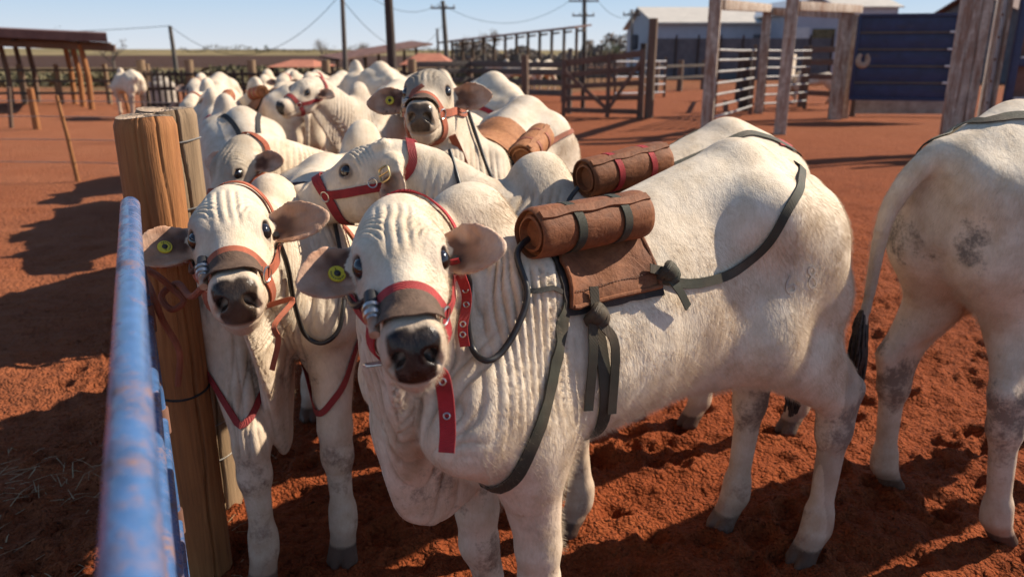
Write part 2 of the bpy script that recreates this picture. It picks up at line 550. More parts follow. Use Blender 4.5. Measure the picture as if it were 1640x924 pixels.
# ------------------------------------------------------------------ far: sheds, houses, poles, trees
def box_part(name, mat, parent, c, s, rz=0.0, bev=0.0):
    return MB().box(c, s, Matrix.Rotation(rz, 3, 'Z'), bev).build(name, MATS[mat], parent)
def gable_building(name, label, cat, x0, x1, y0, y1, hw, hr, wall, roof, ridge='x', rz=0.0, windows=(), over=0.4, group=None):
    cx, cy = (x0 + x1) / 2, (y0 + y1) / 2
    root = empty(name, (cx, cy, gz(cx, cy)), rz)
    tag(root, label, cat, group)
    a, b = (x1 - x0) / 2, (y1 - y0) / 2
    m = MB()
    if ridge == 'x':
        vs = [(-a, -b, -.3), (a, -b, -.3), (a, b, -.3), (-a, b, -.3), (-a, -b, hw), (a, -b, hw), (a, b, hw), (-a, b, hw), (-a, 0, hr), (a, 0, hr)]
        fs = [(0, 1, 5, 4), (2, 3, 7, 6), (1, 2, 6, 9, 5), (3, 0, 4, 8, 7), (3, 2, 1, 0), (4, 5, 9, 8), (6, 7, 8, 9)]
    else:
        vs = [(-a, -b, -.3), (a, -b, -.3), (a, b, -.3), (-a, b, -.3), (-a, -b, hw), (a, -b, hw), (a, b, hw), (-a, b, hw), (0, -b, hr), (0, b, hr)]
        fs = [(0, 1, 5, 8, 4), (2, 3, 7, 9, 6), (1, 2, 6, 5), (3, 0, 4, 7), (3, 2, 1, 0), (5, 6, 9, 8), (7, 4, 8, 9)]
    m.add(vs, fs).build("wall", MATS[wall], root, smooth=False)
    r = MB()
    t = 0.12
    for s in (1, -1):
        if ridge == 'x':
            e = b + over; zz = hw - (hr - hw) / b * over
            p = [(-a - over, s * e, zz + .03), (a + over, s * e, zz + .03), (a + over, 0, hr + .03), (-a - over, 0, hr + .03)]
        else:
            e = a + over; zz = hw - (hr - hw) / a * over
            p = [(s * e, -b - over, zz + .03), (s * e, b + over, zz + .03), (0, b + over, hr + .03), (0, -b - over, hr + .03)]
        q = [(v[0], v[1], v[2] + t) for v in p]
        f = [(0, 1, 2, 3), (7, 6, 5, 4), (0, 4, 5, 1), (1, 5, 6, 2), (2, 6, 7, 3), (3, 7, 4, 0)]
        r.add(p + q, f)
    ro = r.build("roof", MATS[roof], root, smooth=False)
    bm = bmesh.new(); bm.from_mesh(ro.data); bmesh.ops.recalc_face_normals(bm, faces=bm.faces); bm.to_mesh(ro.data); bm.free()
    for (wx, wz, ww, wh, kind, mt) in windows:
        MB().box((wx, -b - 0.02, wz), (ww, 0.06, wh)).build(kind, MATS[mt], root)
    return root

# white and blue-grey warehouses at the right, behind their yard wall
def warehouses():
    y = 62.0
    px = lambda u, v, yy: ATY(u, v, yy)
    a, b = px(1052, 60, y), px(1215, 40, y)
    top = px(1100, 26, y).z
    gable_building("warehouse", "long blue grey warehouse with a pale roof behind the timber frame", "warehouse", a.x, px(1268, 60, y).x, y, y + 16, top - 0.55, top + 0.9, 'shed_wall', 'shed_roof', 'x',
                   windows=[(px(1105, 60, y).x - (a.x + px(1268, 60, y).x) / 2, 1.1, 2.4, 2.2, "door", 'dark_wall'), (3.0, 2.6, 1.6, 0.8, "window", 'dark_wall')])
    y2 = 58.0
    l, r = px(1258, 30, y2).x, px(1345, 30, y2).x
    gable_building("warehouse", "grey gabled shed with a white front between the timber posts", "warehouse", l, r, y2, y2 + 14, px(1300, 20, y2).z, px(1300, -4, y2).z, 'shed_wall', 'galv', 'y',
                   windows=[(-0.9, 1.7, 1.5, 3.4, "door", 'shed_white'), (0.9, 2.6, 1.6, 1.4, "window", 'leaf_dry')])
    y3 = 85.0
    l, r = px(1338, 10, y3).x, px(1440, 10, y3).x
    gable_building("warehouse", "small pale shed whose roof shows above the navy gate", "warehouse", l, r, y3, y3 + 10, px(1380, 12, y3).z, px(1380, -10, y3).z, 'shed_wall', 'shed_roof', 'x',
                   windows=[(2.2, 4.6, 1.2, 1.0, "window", 'shed_white')])
    y4 = 45.0
    l = px(1490, 15, y4).x + 5.0
    gable_building("barn", "dark roofed barn behind the tall timber posts at the right edge", "barn", l, l + 14, y4, y4 + 9, px(1520, 18, y4).z, px(1520, -22, y4).z, 'dark_wall', 'roof_dark', 'x')
    # yard wall with posts before the long warehouse
    yw = 52.0
    l, r = px(1046, 90, yw).x, px(1330, 90, yw).x
    root = empty("yard_fence", ((l + r) / 2, yw, 0))
    tag(root, "dark sheet fence with thin posts in front of the long warehouse", "fence")
    h = px(1100, 62, yw).z
    box_part("fence_panel", 'dark_wall', root, (0, 0, h / 2), (r - l, 0.08, h))
    for i in range(9):
        box_part("fence_post", 'dark_wood', root, (-(r - l) / 2 + (r - l) * i / 8, -0.09, (h + 0.2) / 2), (0.1, 0.1, h + 0.2))
warehouses()

# the open shed at the left edge
def open_shed():
    y0 = 24.5
    base = GND(150, 175)
    root = empty("open_shed", (base.x - 4, y0, 0))
    tag(root, "open cattle shed with a rusty roof on rough log posts", "shed")
    e = ATY(172, 64, y0 - 1.0)
    X1 = e.x - root.location.x; X0 = X1 - 11.5
    ze = ATY(172, 68, y0 - 1.0).z; zl = ATY(0, 50, y0 - 1.0).z
    def slab(yf, zf, yb, zb, t=0.24):
        k_ = (y0 + yb) / (y0 + yf)
        vs = [(X0, yf, zf + .5), (X1, yf, zf), (e.x * k_ - root.location.x, yb, zb), (X0 - 2.0, yb, zb + .5)]
        vs += [(v[0], v[1], v[2] + t) for v in vs]
        return MB().add(vs, [(3, 2, 1, 0), (4, 5, 6, 7), (0, 1, 5, 4), (1, 2, 6, 5), (2, 3, 7, 6), (3, 0, 4, 7)])
    slab(-1.0, ze, 3.8, ze + 0.15).build("roof", MATS['roof_dark'], root, smooth=False)
    for k in range(6):
        xx = X0 + (X1 - X0) * (k + 0.5) / 6
        MB().beam((xx, -0.8, ze - 0.03 + 0.5 * (X1 - xx) / 11.5), (xx - 2.0, 3.6, ze + 0.10 + 0.5 * (X1 - xx) / 11.5), 0.07, 0.14).build("rafter", MATS['dark_wood'], root)
    MB().beam((X0, -0.2, ze + 0.32), (X1 - .2, -0.2, ze - 0.16), 0.10, 0.2).build("front_beam", MATS['fence_wood'], root)
    MB().beam((X0, 3.2, ze + 0.42), (X1 - 2.0, 3.2, ze - 0.06), 0.10, 0.2).build("rear_beam", MATS['fence_wood'], root)
    for (u, v, yy, r_) in ((147, 175, -0.2, 0.085), (133, 168, 1.2, 0.08), (120, 165, 2.6, 0.08), (60, 157, 3.2, 0.085), (40, 155, 3.2, 0.08), (18, 160, 1.0, 0.08)):
        q = ATY(u, v, y0 + yy)
        xx = q.x - root.location.x
        zt = ze + 0.5 * (X1 - xx) / 11.5 - 0.1
        MB().tube([(xx, yy, -0.1), (xx + 0.04, yy, zt * 0.5), (xx - 0.05, yy, zt)], [r_ * 1.05, r_, r_ * 0.92], 12).build("post", MATS['post_orange' if u > 100 else 'fence_wood'], root)
open_shed()

# poles and their wires
def pole(u_top, v_top, u_bot, v_bot, y, r, label, mat='pole_wood', arms=(), lamp=False, name="utility_pole"):
    b = ATY(u_bot, v_bot, y); t = ATY(u_top, v_top, y)
    zb = gz(b.x, y)
    x = b.x
    root = empty(name, (x, y, zb)); tag(root, label, "pole", "poles beyond the pens")
    dx = t.x - b.x
    H_ = max(t.z - zb, 3)
    if v_top <= 0: H_ += 1.5
    MB().tube([(0, 0, -0.3), (dx * 0.5, 0, H_ * 0.5), (dx, 0, H_)], [r, r * 0.88, r * 0.72], 12).build("shaft", MATS[mat], root)
    for (dz_, w_) in arms:
        MB().box((dx, 0, H_ - dz_), (w_, 0.10, 0.12), None, 0.01).build("crossarm", MATS['fence_wood'], root)
        for k in (-0.45, -0.15, 0.15, 0.45):
            MB().tube([(dx + w_ * k, 0, H_ - dz_ + 0.05), (dx + w_ * k, 0, H_ - dz_ + 0.14), (dx + w_ * k, 0, H_ - dz_ + 0.24)], [0.03, 0.06, 0.03], 8).build("insulator", MATS['concrete'], root)
    if lamp:
        MB().tube([(dx + 0.32, -0.1, H_ - 3.1), (dx + 0.32, -0.1, H_ - 3.0), (dx + 0.32, -0.1, H_ - 2.0), (dx + 0.32, -0.1, H_ - 1.9)], [0.2, 0.30, 0.30, 0.2], 14).build("transformer", MATS['dark_wall'], root)
    return Vector((x + dx, y, zb + H_))
w1 = pole(272, 42, 284, 120, 46, 0.14, "weathered leaning pole left of the pens, standing in front of the ploughed field")
w2 = pole(549, -2, 553, 118, 40, 0.13, "thin pale pole left of the thick black pole", 'pole_wood')
w3 = pole(620, -4, 630, 118, 17, 0.105, "thick black pole rising behind the herd", 'dark_wood')
w4 = pole(709, 2, 717, 100, 60, 0.20, "pale pole right of the thick black pole", 'pole_wood', arms=((0.5, 1.8),))
w5 = pole(700, 46, 703, 96, 90, 0.16, "short distant pole beside the tile roof", 'pole_wood')
w6 = pole(935, -6, 937, 80, 66, 0.20, "tall pole with two crossarms above the wooden gate", 'pole_wood', arms=((1.9, 2.4), (3.0, 1.8)))
w7 = pole(1012, 16, 1013, 82, 66, 0.15, "pole carrying a transformer near the long warehouse", 'concrete', arms=((0.4, 1.4),), lamp=True)
def cable(a, b, sag, label, r=0.015):
    pts = [a.lerp(b, k / 24) - Vector((0, 0, sag * 4 * (k / 24) * (1 - k / 24))) for k in range(25)]
    o = MB().tube([p - a for p in pts], r, 6).build("power_cable", MATS['black_wire'], None, loc=a)
    tag(o, label, "cable", "cables between the poles")
cable(w1, w2 + Vector((0, 0, -1.2)), 2.2, "long sagging cable from the leaning pole to the thin pale pole")
cable(w2 + Vector((0, 0, -0.4)), w4, 1.2, "cable passing behind the thick black pole towards the pale pole")
cable(w2 + Vector((0, 0, -1.6)), w4 + Vector((0, 0, -1.6)), 2.0, "lower of the two cables behind the thick black pole")
cable(w1, Vector((-40, 30, 3.4)), 0.7, "cable running left from the leaning pole towards the open shed")
cable(w6 + Vector((1.1, 0, -1.8)), w7 + Vector((0.4, 0, -0.2)), 0.8, "cable from the crossarms to the transformer pole")
cable(w4 + Vector((0, 0, -.3)), w6 + Vector((-1.0, 0, -1.8)), 1.5, "faint cable between the pale pole and the crossarm pole")

# tile roofed shelters and the long feeding sheds
def shelter(u0, u1, v_ridge, v_eave, y, label, mat='roof_tile'):
    a, b = ATY(u0, v_eave, y), ATY(u1, v_eave, y)
    cx = (a.x + b.x) / 2; w = (b.x - a.x) / 2
    zr_, ze = ATY(u0, v_ridge, y + 2).z, a.z
    root = empty("tile_shelter", (cx, y + 2, gz(cx, y))); tag(root, label, "shelter", "low shelters behind the herd")
    z0 = root.location.z
    d = 2.2
    t = 0.1
    vs = [(-w, -d, ze - z0), (w, -d, ze - z0), (w, d, ze - z0), (-w, d, ze - z0), (-w * 0.45, 0, zr_ - z0), (w * 0.45, 0, zr_ - z0)]
    fs = [(0, 1, 5, 4), (1, 2, 5), (2, 3, 4, 5), (3, 0, 4), (3, 2, 1, 0)]
    MB().add(vs, fs).build("roof", MATS[mat], root, smooth=False)
    for sx in (-1, 1):
        for sy in (-1, 1):
            MB().tube([(sx * w * 0.85, sy * d * 0.85, -0.1), (sx * w * 0.85, sy * d * 0.85, ze - z0 + 0.03)], 0.1, 8).build("post", MATS['dark_wood'], root)
shelter(427, 505, 96, 108, 34, "small hipped terracotta shelter behind the left part of the herd")
shelter(640, 722, 86, 104, 38, "hipped terracotta shelter right of the thick black pole")
def long_shed(u0, v0, u1, v1, y0, y1, label, npost=9, width=2.5):
    a, b = ATY(u0, v0, y0), ATY(u1, v1, y1)
    root = empty("feeding_shed", (a.x, a.y, 0)); tag(root, label, "shed", "long feeding sheds on the far side")
    o = Vector((a.x, a.y, 0))
    A_, B_ = a - o, b - o
    d = (B_ - A_); d.z = 0; nrm = Vector((-d.y, d.x, 0)).normalized()
    vs = []
    for p in (A_, B_):
        for s, dz_ in ((-1, 0), (1, 0.25)):
            vs.append(p + nrm * (s * width / 2) + Vector((0, 0, dz_)))
    vs = vs + [v + Vector((0, 0, 0.14)) for v in vs]
    fs = [(0, 2, 3, 1), (4, 5, 7, 6), (0, 1, 5, 4), (2, 6, 7, 3), (0, 4, 6, 2), (1, 3, 7, 5)]
    MB().add(vs, fs).build("roof", MATS['roof_dark'], root, smooth=False)
    for k in range(npost):
        p = A_.lerp(B_, (k + 0.5) / npost)
        MB().tube([(p.x, p.y, -0.2), (p.x, p.y, p.z + 0.1)], 0.12, 8).build("post", MATS['fence_wood'], root)
        MB().beam((p.x, p.y, p.z - 0.1), tuple(p + nrm * width * 0.45 + Vector((0, 0, 0.0))), 0.08, 0.14).build("rafter", MATS['fence_wood'], root)
long_shed(716, 71, 934, 47, 70, 62, "long feeding shed with a thin slanting roof left of the crossarm pole", 12)
long_shed(528, 98, 676, 73, 62, 70, "feeding shed with a thin roof behind the thick black pole", 7)

# trees: bare dry-season crowns and a hedge of scrub
def bare_tree(x, y, h, label, seed, leaves=0, leafmat='leaf_dry', spread=0.5):
    rnd = random.Random(seed)
    z0 = gz(x, y)
    root = empty("dry_tree", (x, y, z0)); tag(root, label, "tree", "dry season trees on the skyline")
    t = MB(); tips = []
    def branch(p, d, L, r, lvl):
        n = 4
        pts = [p]; q = p.copy(); dd = d.copy()
        for i in range(n):
            dd = (dd + Vector((rnd.uniform(-.22, .22), rnd.uniform(-.22, .22), rnd.uniform(-.05, .16)))).normalized()
            q = q + dd * L / n
            pts.append(q.copy())
        t.tube(pts, [r * (1 - 0.45 * i / n) for i in range(n + 1)], 5 if lvl else 8)
        if lvl < 4:
            for k in range(3 if lvl < 3 else 2):
                st = pts[rnd.randint(2, n)]
                nd = (dd + Vector((rnd.uniform(-1, 1), rnd.uniform(-1, 1), rnd.uniform(-.15, .7))) * (0.6 + spread)).normalized()
                branch(st, nd, L * rnd.uniform(0.55, 0.78), r * 0.5, lvl + 1)
        else:
            tips.append(q.copy())
    branch(Vector((0, 0, -0.2)), Vector((0, 0, 1)), h * 0.38, h * 0.045, 0)
    t.build("trunk", MATS['bark'], root)
    if leaves:
        c = MB()
        for tp in tips:
            for k in range(leaves):
                p = tp + Vector((rnd.gauss(0, 1), rnd.gauss(0, 1), rnd.gauss(0, 0.8))) * h * 0.055
                s = h * rnd.uniform(0.012, 0.03)
                a = Vector((rnd.gauss(0, 1), rnd.gauss(0, 1), rnd.gauss(0, 1))).normalized(); b = a.orthogonal().normalized()
                c.add([p - a * s, p + b * s * 0.5, p + a * s, p - b * s * 0.5], [(0, 1, 2, 3)])
        c.build("crown", MATS[leafmat], root, smooth=False)
for i, (u, v, y, lab, lv) in enumerate((
    (180, 55, 85, "bare forked tree just right of the open shed roof", 4), (520, 55, 120, "bare tree left of the thin pale pole", 5), (583, 55, 120, "bare tree between the thin pale pole and the black pole", 5),
    (795, 42, 105, "tall bare tree above the long feeding shed", 6), (750, 52, 120, "thin bare tree left of the tallest bare one", 4), (985, 60, 100, "leafy scrub tree near the transformer pole", 10),
    (108, 36, 95, "dark leafy tree top showing above the open shed roof", 14), (430, 72, 300, "small round tree alone on the hill, right one of two", 14), (412, 76, 300, "small round tree alone on the hill, left one of two", 14))):
    p = ATY(u, 90, y)
    h = ATY(u, v, y).z - gz(p.x, y)
    bare_tree(p.x, y, max(h, 2.5) * 1.05, lab, 40 + i, lv, 'leaf_green' if lv > 8 else 'twig')
def scrub(x0, x1, y, h, label, seed, n=9000, mat='leaf_dry'):
    rs = np.random.RandomState(seed)
    x = rs.uniform(x0, x1, n); top = h * (0.55 + 0.45 * vnoise(x * 0.16, 0 * x, 0 * x, seed) + 0.2 * vnoise(x * 0.7, 0 * x, 0 * x, seed + 1))
    z = top * rs.uniform(0, 1, n) ** 0.7; yy = y + rs.normal(0, 1.6, n)
    s = rs.uniform(0.10, 0.34, n)
    a = rs.normal(size=(n, 3)); a /= np.linalg.norm(a, axis=1, keepdims=True)
    b = np.cross(a, rs.normal(size=(n, 3))); b /= np.linalg.norm(b, axis=1, keepdims=True)
    P = np.stack([x - (x0 + x1) / 2, yy - y, z], 1)
    V = np.stack([P - a * s[:, None], P + b * s[:, None] * 0.5, P + a * s[:, None], P - b * s[:, None] * 0.5], 1).reshape(-1, 3)
    o = mesh_obj("scrub", V, np.arange(n * 4).reshape(-1, 4).tolist(), MATS[mat], None, False, ((x0 + x1) / 2, y, gz((x0 + x1) / 2, y)))
    tag(o, label, "scrub", kind="stuff")
scrub(4, 40, 108, 4.6, "grey brown dry woodland along the far side", 3, 9000, 'twig')
scrub(-8, 9, 112, 3.4, "low dry scrub behind the long feeding shed", 4, 4500, 'twig')
scrub(-130, -8, 318, 3.0, "thin hedge along the top of the far hill", 6, 5000)
scrub(-30, -3, 44, 0.9, "tall dry grass behind the left fence", 8, 7000)
scrub(-3, 3.0, 47, 1.2, "dry weeds behind the herd", 9, 3500)
# ------------------------------------------------------------------ the near gate rail and the log posts
def pipe_gate():
    near_, far_ = W(215, 924, 0.575), W(207, 318, 1.88)
    d = (far_ - near_)
    d.z = 0
    d.normalize()
    far_ = Vector((far_.x, far_.y, 1.305)); n2 = far_ - d * 2.6
    org = Vector((far_.x, far_.y, 0))
    root = empty("pipe_gate", org)
    tag(root, "long blue pipe gate with worn paint, its top rail running close under the camera", "gate")
    r = 0.0222
    def rail(z, r_, back=2.6, name="rail", start=0.0):
        a = Vector((0, 0, z)) - d * start
        pts = [a + d * 0.0 - d * (back * k / 40) for k in range(41)]
        rs = [r_] * 41
        # a dome closes the far end
        cap = [a + d * (r_ * t) for t in (0.75, 0.6, 0.4, 0.2)]
        cr = [r_ * math.sqrt(max(0, 1 - t * t)) for t in (0.75, 0.6, 0.4, 0.2)]
        return MB().tube(cap + pts, cr + rs, 24).build(name, MATS['blue_pipe'], root)
    rail(1.295, r, name="top_rail")
    rail(1.02, 0.017, name="middle_rail", start=0.03)
    rail(0.74, 0.017, name="lower_rail", start=0.03)
    rail(0.44, 0.017, name="lower_rail", start=0.03)
    rail(0.18, 0.017, name="bottom_rail", start=0.03)
    for s in (0.05, 1.35):
        p = -d * s
        MB().tube([p + Vector((0, 0, z)) for z in (0.10, 0.5, 0.9, 1.28)], 0.016, 14).build("upright", MATS['blue_pipe'], root)
    for z in (1.02, 0.74, 0.44):
        MB().tube([Vector((0, 0, z - 0.035)) - d * 0.05, Vector((0, 0, z + 0.035)) - d * 0.05], 0.021, 14).build("collar", MATS['rust_sheet'], root)
    return d
GATE_D = pipe_gate()

def log_post(x, y, h, r, label, mat, seed, wires=(), dark_wires=(), lean=(0, 0)):
    root = empty("log_post", (x, y, 0)); tag(root, label, "post", "log posts tied together")
    nz, na = 70, 168
    vs, fs = [], []
    cracks = [(random.Random(seed + k).uniform(0, 6.28), random.Random(seed + k + 50).uniform(0.15, 0.4)) for k in range(7)]
    cracks[0] = (-0.72, 1.3); cracks[1] = (-1.5, 0.7)
    bev = 0.022
    zs = [-0.15 + (h - bev + 0.15) * i / (nz - 2) for i in range(nz - 1)] + [h]
    an = np.arange(na) * 2 * np.pi / na
    for i, z in enumerate(zs):
        rr = r * (1.03 - 0.05 * z / h) * (1 + 0.018 * fbm(np.cos(an) * 1.5, np.sin(an) * 1.5, 0 * an + z * 1.1, 3, seed) + 0.006 * vnoise(np.cos(an) * 9, np.sin(an) * 9, 0 * an + z * 2, seed + 1))
        for (ca, dep) in cracks:
            c_ = ca + 0.10 * math.sin(z * 3.1 + ca) + 0.03 * math.sin(z * 17)
            dd = np.abs((an - c_ + np.pi) % (2 * np.pi) - np.pi) * r
            run = float(sstep(0.25, 0.6, vnoise(np.array([z * 1.3 + ca * 5]), 0, 0, seed)[0] * 0.5 + 0.5 + (0.35 if ca == -0.72 else 0)))
            rr = rr - 0.010 * dep * run * np.exp(-(dd / (0.0035 if dep < 1 else 0.0042)) ** 2)
        if i == nz - 1:
            rr = rr * 0.90
        lx, ly = lean[0] * z, lean[1] * z
        for k in range(na):
            vs.append((lx + rr[k] * math.cos(an[k]), ly + rr[k] * math.sin(an[k]), z + (0.004 * math.sin(an[k] * 2 + seed) if i >= nz - 2 else 0)))
    for i in range(nz - 1):
        for k in range(na):
            l = (k + 1) % na
            fs.append((i * na + k, i * na + l, (i + 1) * na + l, (i + 1) * na + k))
    mesh_obj("trunk", vs, fs, MATS[mat], root)
    # sawn end
    tv, tf = [], []
    rings_ = 10
    top = vs[-na:]
    ctr = Vector((lean[0] * h, lean[1] * h, h))
    rs = np.random.RandomState(seed)
    for j in range(rings_):
        f = 1 - j / rings_
        for k in range(na):
            p = ctr + (Vector(top[k]) - ctr) * f
            tv.append((p.x, p.y, p.z + 0.0008 + (0.003 * rs.uniform(-1, 1) if j else 0) + 0.003 * (1 - f)))
    tv.append(tuple(ctr + Vector((0, 0, 0.004))))
    for j in range(rings_ - 1):
        for k in range(na):
            l = (k + 1) % na
            tf.append((j * na + k, j * na + l, (j + 1) * na + l, (j + 1) * na + k))
    for k in range(na):
        tf.append(((rings_ - 1) * na + k, (rings_ - 1) * na + (k + 1) % na, len(tv) - 1))
    mesh_obj("sawn_end", tv, tf, MATS['post_end'], root)
    for z, mt, rad in [(w, 'wire', 0.0024) for w in wires] + [(w, 'black_wire', 0.004) for w in dark_wires]:
        pts = [(lean[0] * z + (r * 1.022) * math.cos(a), lean[1] * z + (r * 1.022) * math.sin(a), z + 0.006 * math.sin(a * 2 + z)) for a in [2 * math.pi * k / 40 for k in range(40)]]
        MB().tube(pts, rad, 6, closed=True).build("wire_binding", MATS[mt], root)
    return root
t1 = ATY(231, 187, 2.20)
log_post(t1.x, 2.20, t1.z, 0.083, "front orange log post with a long crack, beside the end of the blue rail", 'post_orange', 3, dark_wires=(0.66,))
t2 = ATY(264, 175, 2.62)
log_post(t2.x, 2.62, t2.z, 0.098, "greyer log post bound with thin wire, behind the orange one", 'post_grey', 8, wires=(t2.z - 0.10, t2.z - 0.32, 0.36, 0.22))

# ------------------------------------------------------------------ fences, frames and gates of the pens
def rail_fence(pts, zs, label, post_r=0.09, h=1.35, rail=(0.04, 0.12), mat_p='fence_wood', mat_r='dark_wood', group=None, subpost=0):
    P = [Vector(p) for p in pts]
    org = P[0].copy(); org.z = 0
    root = empty("wooden_fence", org); tag(root, label, "fence", group)
    for p in P:
        q = p - org
        MB().tube([(q.x, q.y, -0.1), (q.x, q.y, h * 0.5), (q.x, q.y, h)], [post_r * 1.05, post_r, post_r * 0.95], 10).build("post", MATS[mat_p], root)
    for a, b in zip(P, P[1:]):
        a, b = a - org, b - org
        for z in zs:
            MB().beam((a.x, a.y - post_r - rail[0] / 2, z), (b.x, b.y - post_r - rail[0] / 2, z + 0.01), rail[0], rail[1]).build("rail", MATS[mat_r], root)
        for k in range(1, subpost):
            c_ = a.lerp(b, k / subpost)
            MB().box((c_.x, c_.y - post_r - rail[0] * 1.5 - 0.003, max(zs) * 0.5 + 0.05), (0.06, 0.03, max(zs) + 0.1)).build("slat", MATS[mat_r], root)
    return root
yf = 21.0
rail_fence([ATY(u, 110, yf) for u in (226, 303, 403, 522, 660)], (0.35, 0.75, 1.12), "dark railed fence with pale round posts behind the left part of the herd", 0.12, 1.48, (0.03, 0.07), mat_p='post_grey', subpost=8)
rail_fence([ATY(660, 110, 30), ATY(752, 110, 31), ATY(842, 110, 29), ATY(905, 110, 28)], (0.3, 0.65, 1.0, 1.25), "weathered plank fence right of the thick black pole", 0.13, 1.45, (0.04, 0.2), mat_r='pole_wood')
rail_fence([ATY(u, 110, 27) for u in (-40, 30, 90, 168, 236)], (0.35, 0.75, 1.1), "brown railed fence crossing behind the open shed and the far pale cow", 0.08, 1.3, (0.03, 0.08), mat_p='post_grey', mat_r='pole_wood')
rail_fence([ATY(u, 110, 44) for u in (716, 775, 830, 880, 930, 985)], (0.4, 0.8, 1.2), "far grey railed pen under the long feeding shed", 0.12, 1.6, (0.05, 0.14), mat_p='pole_wood', mat_r='pole_wood', subpost=5)
pb = ATY(840, 140, 24)
MBp = MB().tube([(0, 0, -.1), (0.02, 0, 0.9), (0, 0, ATY(838, 88, 24).z)], [0.12, 0.11, 0.10], 10).build("fence_post", MATS['fence_wood'], None, loc=(pb.x, 24, 0))
tag(MBp, "single brown post standing alone left of the wooden gate", "post")

def wire_fence():
    base = [Vector((-13.5, 10.8, 0)), GND(58, 210), GND(125, 290), Vector((-3.0, 9.0, 0))]
    base = [Vector((-12.6, 10.4, 0)), GND(-60, 240), GND(125, 290), Vector((-3.4, 9.2, 0))]
    org = base[0].copy()
    root = empty("wire_fence", org); tag(root, "thin stick and wire fence crossing the red yard at the left", "fence")
    pp = [base[0], GND(125, 290), Vector((-2.6, 9.3, 0))]
    for p in pp:
        q = p - org
        MB().tube([(q.x, q.y, -.05), (q.x - 0.04, q.y, 0.55), (q.x - 0.1, q.y, 1.12)], [0.032, 0.028, 0.024], 8).build("stick", MATS['post_orange'], root)
    for z in (0.25, 0.55, 0.85, 1.05):
        pts = [(p - org) + Vector((-0.05 - 0.04 * z, 0, z)) for p in pp]
        MB().tube(crv(pts, 16), 0.006, 5).build("wire", MATS['wire'], root)
wire_fence()
def stick(u0, v0, u1, v1, r, label, mat='post_orange'):
    b = GND(u1, v1); t = ATY(u0, v0, b.y)
    o = MB().tube([(0, 0, -.05), ((t.x - b.x) * 0.5, 0, t.z * 0.5), (t.x - b.x, 0, t.z)], [r, r * 0.95, r * 0.9], 8).build("fence_post", MATS[mat], None, loc=b)
    tag(o, label, "post", "odd posts in the left yard")
stick(48, 142, 60, 208, 0.085, "stout short post in front of the open shed")
stick(88, 132, 96, 166, 0.06, "slim pale post behind the stout short one", 'fence_wood')
stick(14, 140, 18, 205, 0.05, "slim post at the left edge under the shed", 'fence_wood')
stick(198, 150, 207, 182, 0.06, "orange stake showing just above the front log post")

def feed_bin():
    p = GND(262, 172)
    root = empty("feed_bin", (p.x, p.y, 0)); tag(root, "round concrete feed bin with a stepped conical lid beyond the log posts", "bin")
    r = 0.42
    MB().tube([(0, 0, 0), (0, 0, 0.25), (0, 0, 0.62), (0, 0, 0.64)], [r * 1.02, r, r, r * 0.97], 24).build("body", MATS['concrete'], root)
    MB().tube([(0, 0, 0.645), (0, 0, 0.70), (0, 0, 0.78), (0, 0, 0.80), (0, 0, 0.92), (0, 0, 0.94), (0, 0, 1.02), (0, 0, 1.06)], [r * 1.06, r * 1.05, r * 0.85, r * 0.62, r * 0.55, r * 0.36, r * 0.3, r * 0.1], 24).build("lid", MATS['concrete'], root)
feed_bin()

def timber_frame():
    fl = ATY(1133, 185, 16.5); fr = ATY(1250, 200, 16.5); rl = ATY(1214, 185, 22.5); rr = ATY(1349, 190, 21.0)
    org = Vector((fl.x, fl.y, 0))
    root = empty("timber_portal", org); tag(root, "tall frame of square white washed timber posts and top beams", "frame")
    tops = {}
    for nm, p, w_, h in (("a", fl, 0.24, 3.5), ("b", fr, 0.24, 3.5), ("c", rl, 0.24, ATY(1214, 20, 22.5).z), ("d", rr, 0.25, ATY(1350, 24, 21.0).z)):
        q = p - org
        MB().box((q.x, q.y, h / 2 - 0.1), (w_, w_, h + 0.2), Matrix.Rotation(-0.3, 3, 'Z'), 0.012).build("post", MATS['white_timber'], root)
        tops[nm] = Vector((q.x, q.y, h))
    zb = tops['c'].z - 0.02
    MB().beam((tops['a'].x + 0.15, tops['a'].y + 0.2, ATY(1146, 8, 16.7).z), tuple(tops['c'] + Vector((0, 0, 0.10))), 0.22, 0.20).build("top_beam", MATS['white_timber'], root)
    MB().beam(tuple(tops['c'] + Vector((0.17, 0, 0.02))), tuple(tops['d'] + Vector((-0.17, 0, 0.0))), 0.2, 0.20).build("top_beam", MATS['white_timber'], root)
    MB().beam((tops['b'].x + 0.15, tops['b'].y + 0.2, ATY(1262, 10, 16.7).z), tuple(tops['d'] + Vector((0.0, -0.2, 0.12))), 0.2, 0.18).build("top_beam", MATS['white_timber'], root)
timber_frame()
def pipe_fence(a, b, zs, label, mat='dull_pipe', r=0.027, posts=2):
    org = Vector((a.x, a.y, 0))
    root = empty("pipe_fence", org); tag(root, label, "fence", "pipe rails between the timbers")
    q = Vector((b.x - a.x, b.y - a.y, 0))
    for z in zs:
        MB().tube([(0, 0, z), tuple(q * 0.5 + Vector((0, 0, z - 0.01))), (q.x, q.y, z)], r, 8).build("rail", MATS[mat], root)
    for k in range(posts):
        c_ = q * (k / max(posts - 1, 1))
        MB().box((c_.x, c_.y + 0.07, max(zs) / 2 + 0.05), (0.09, 0.09, max(zs) + 0.2), None, 0.008).build("post", MATS['fence_wood'], root)
zs7 = (0.25, 0.50, 0.75, 1.0, 1.25, 1.5, 1.72)
pipe_fence(ATY(1146, 150, 18.0), ATY(1205, 150, 22.0), zs7, "pale pipe rails left of the rear white timber post")
pipe_fence(ATY(1224, 150, 23.0), ATY(1292, 150, 24.5), zs7, "pale pipe rails right of the rear white timber post")
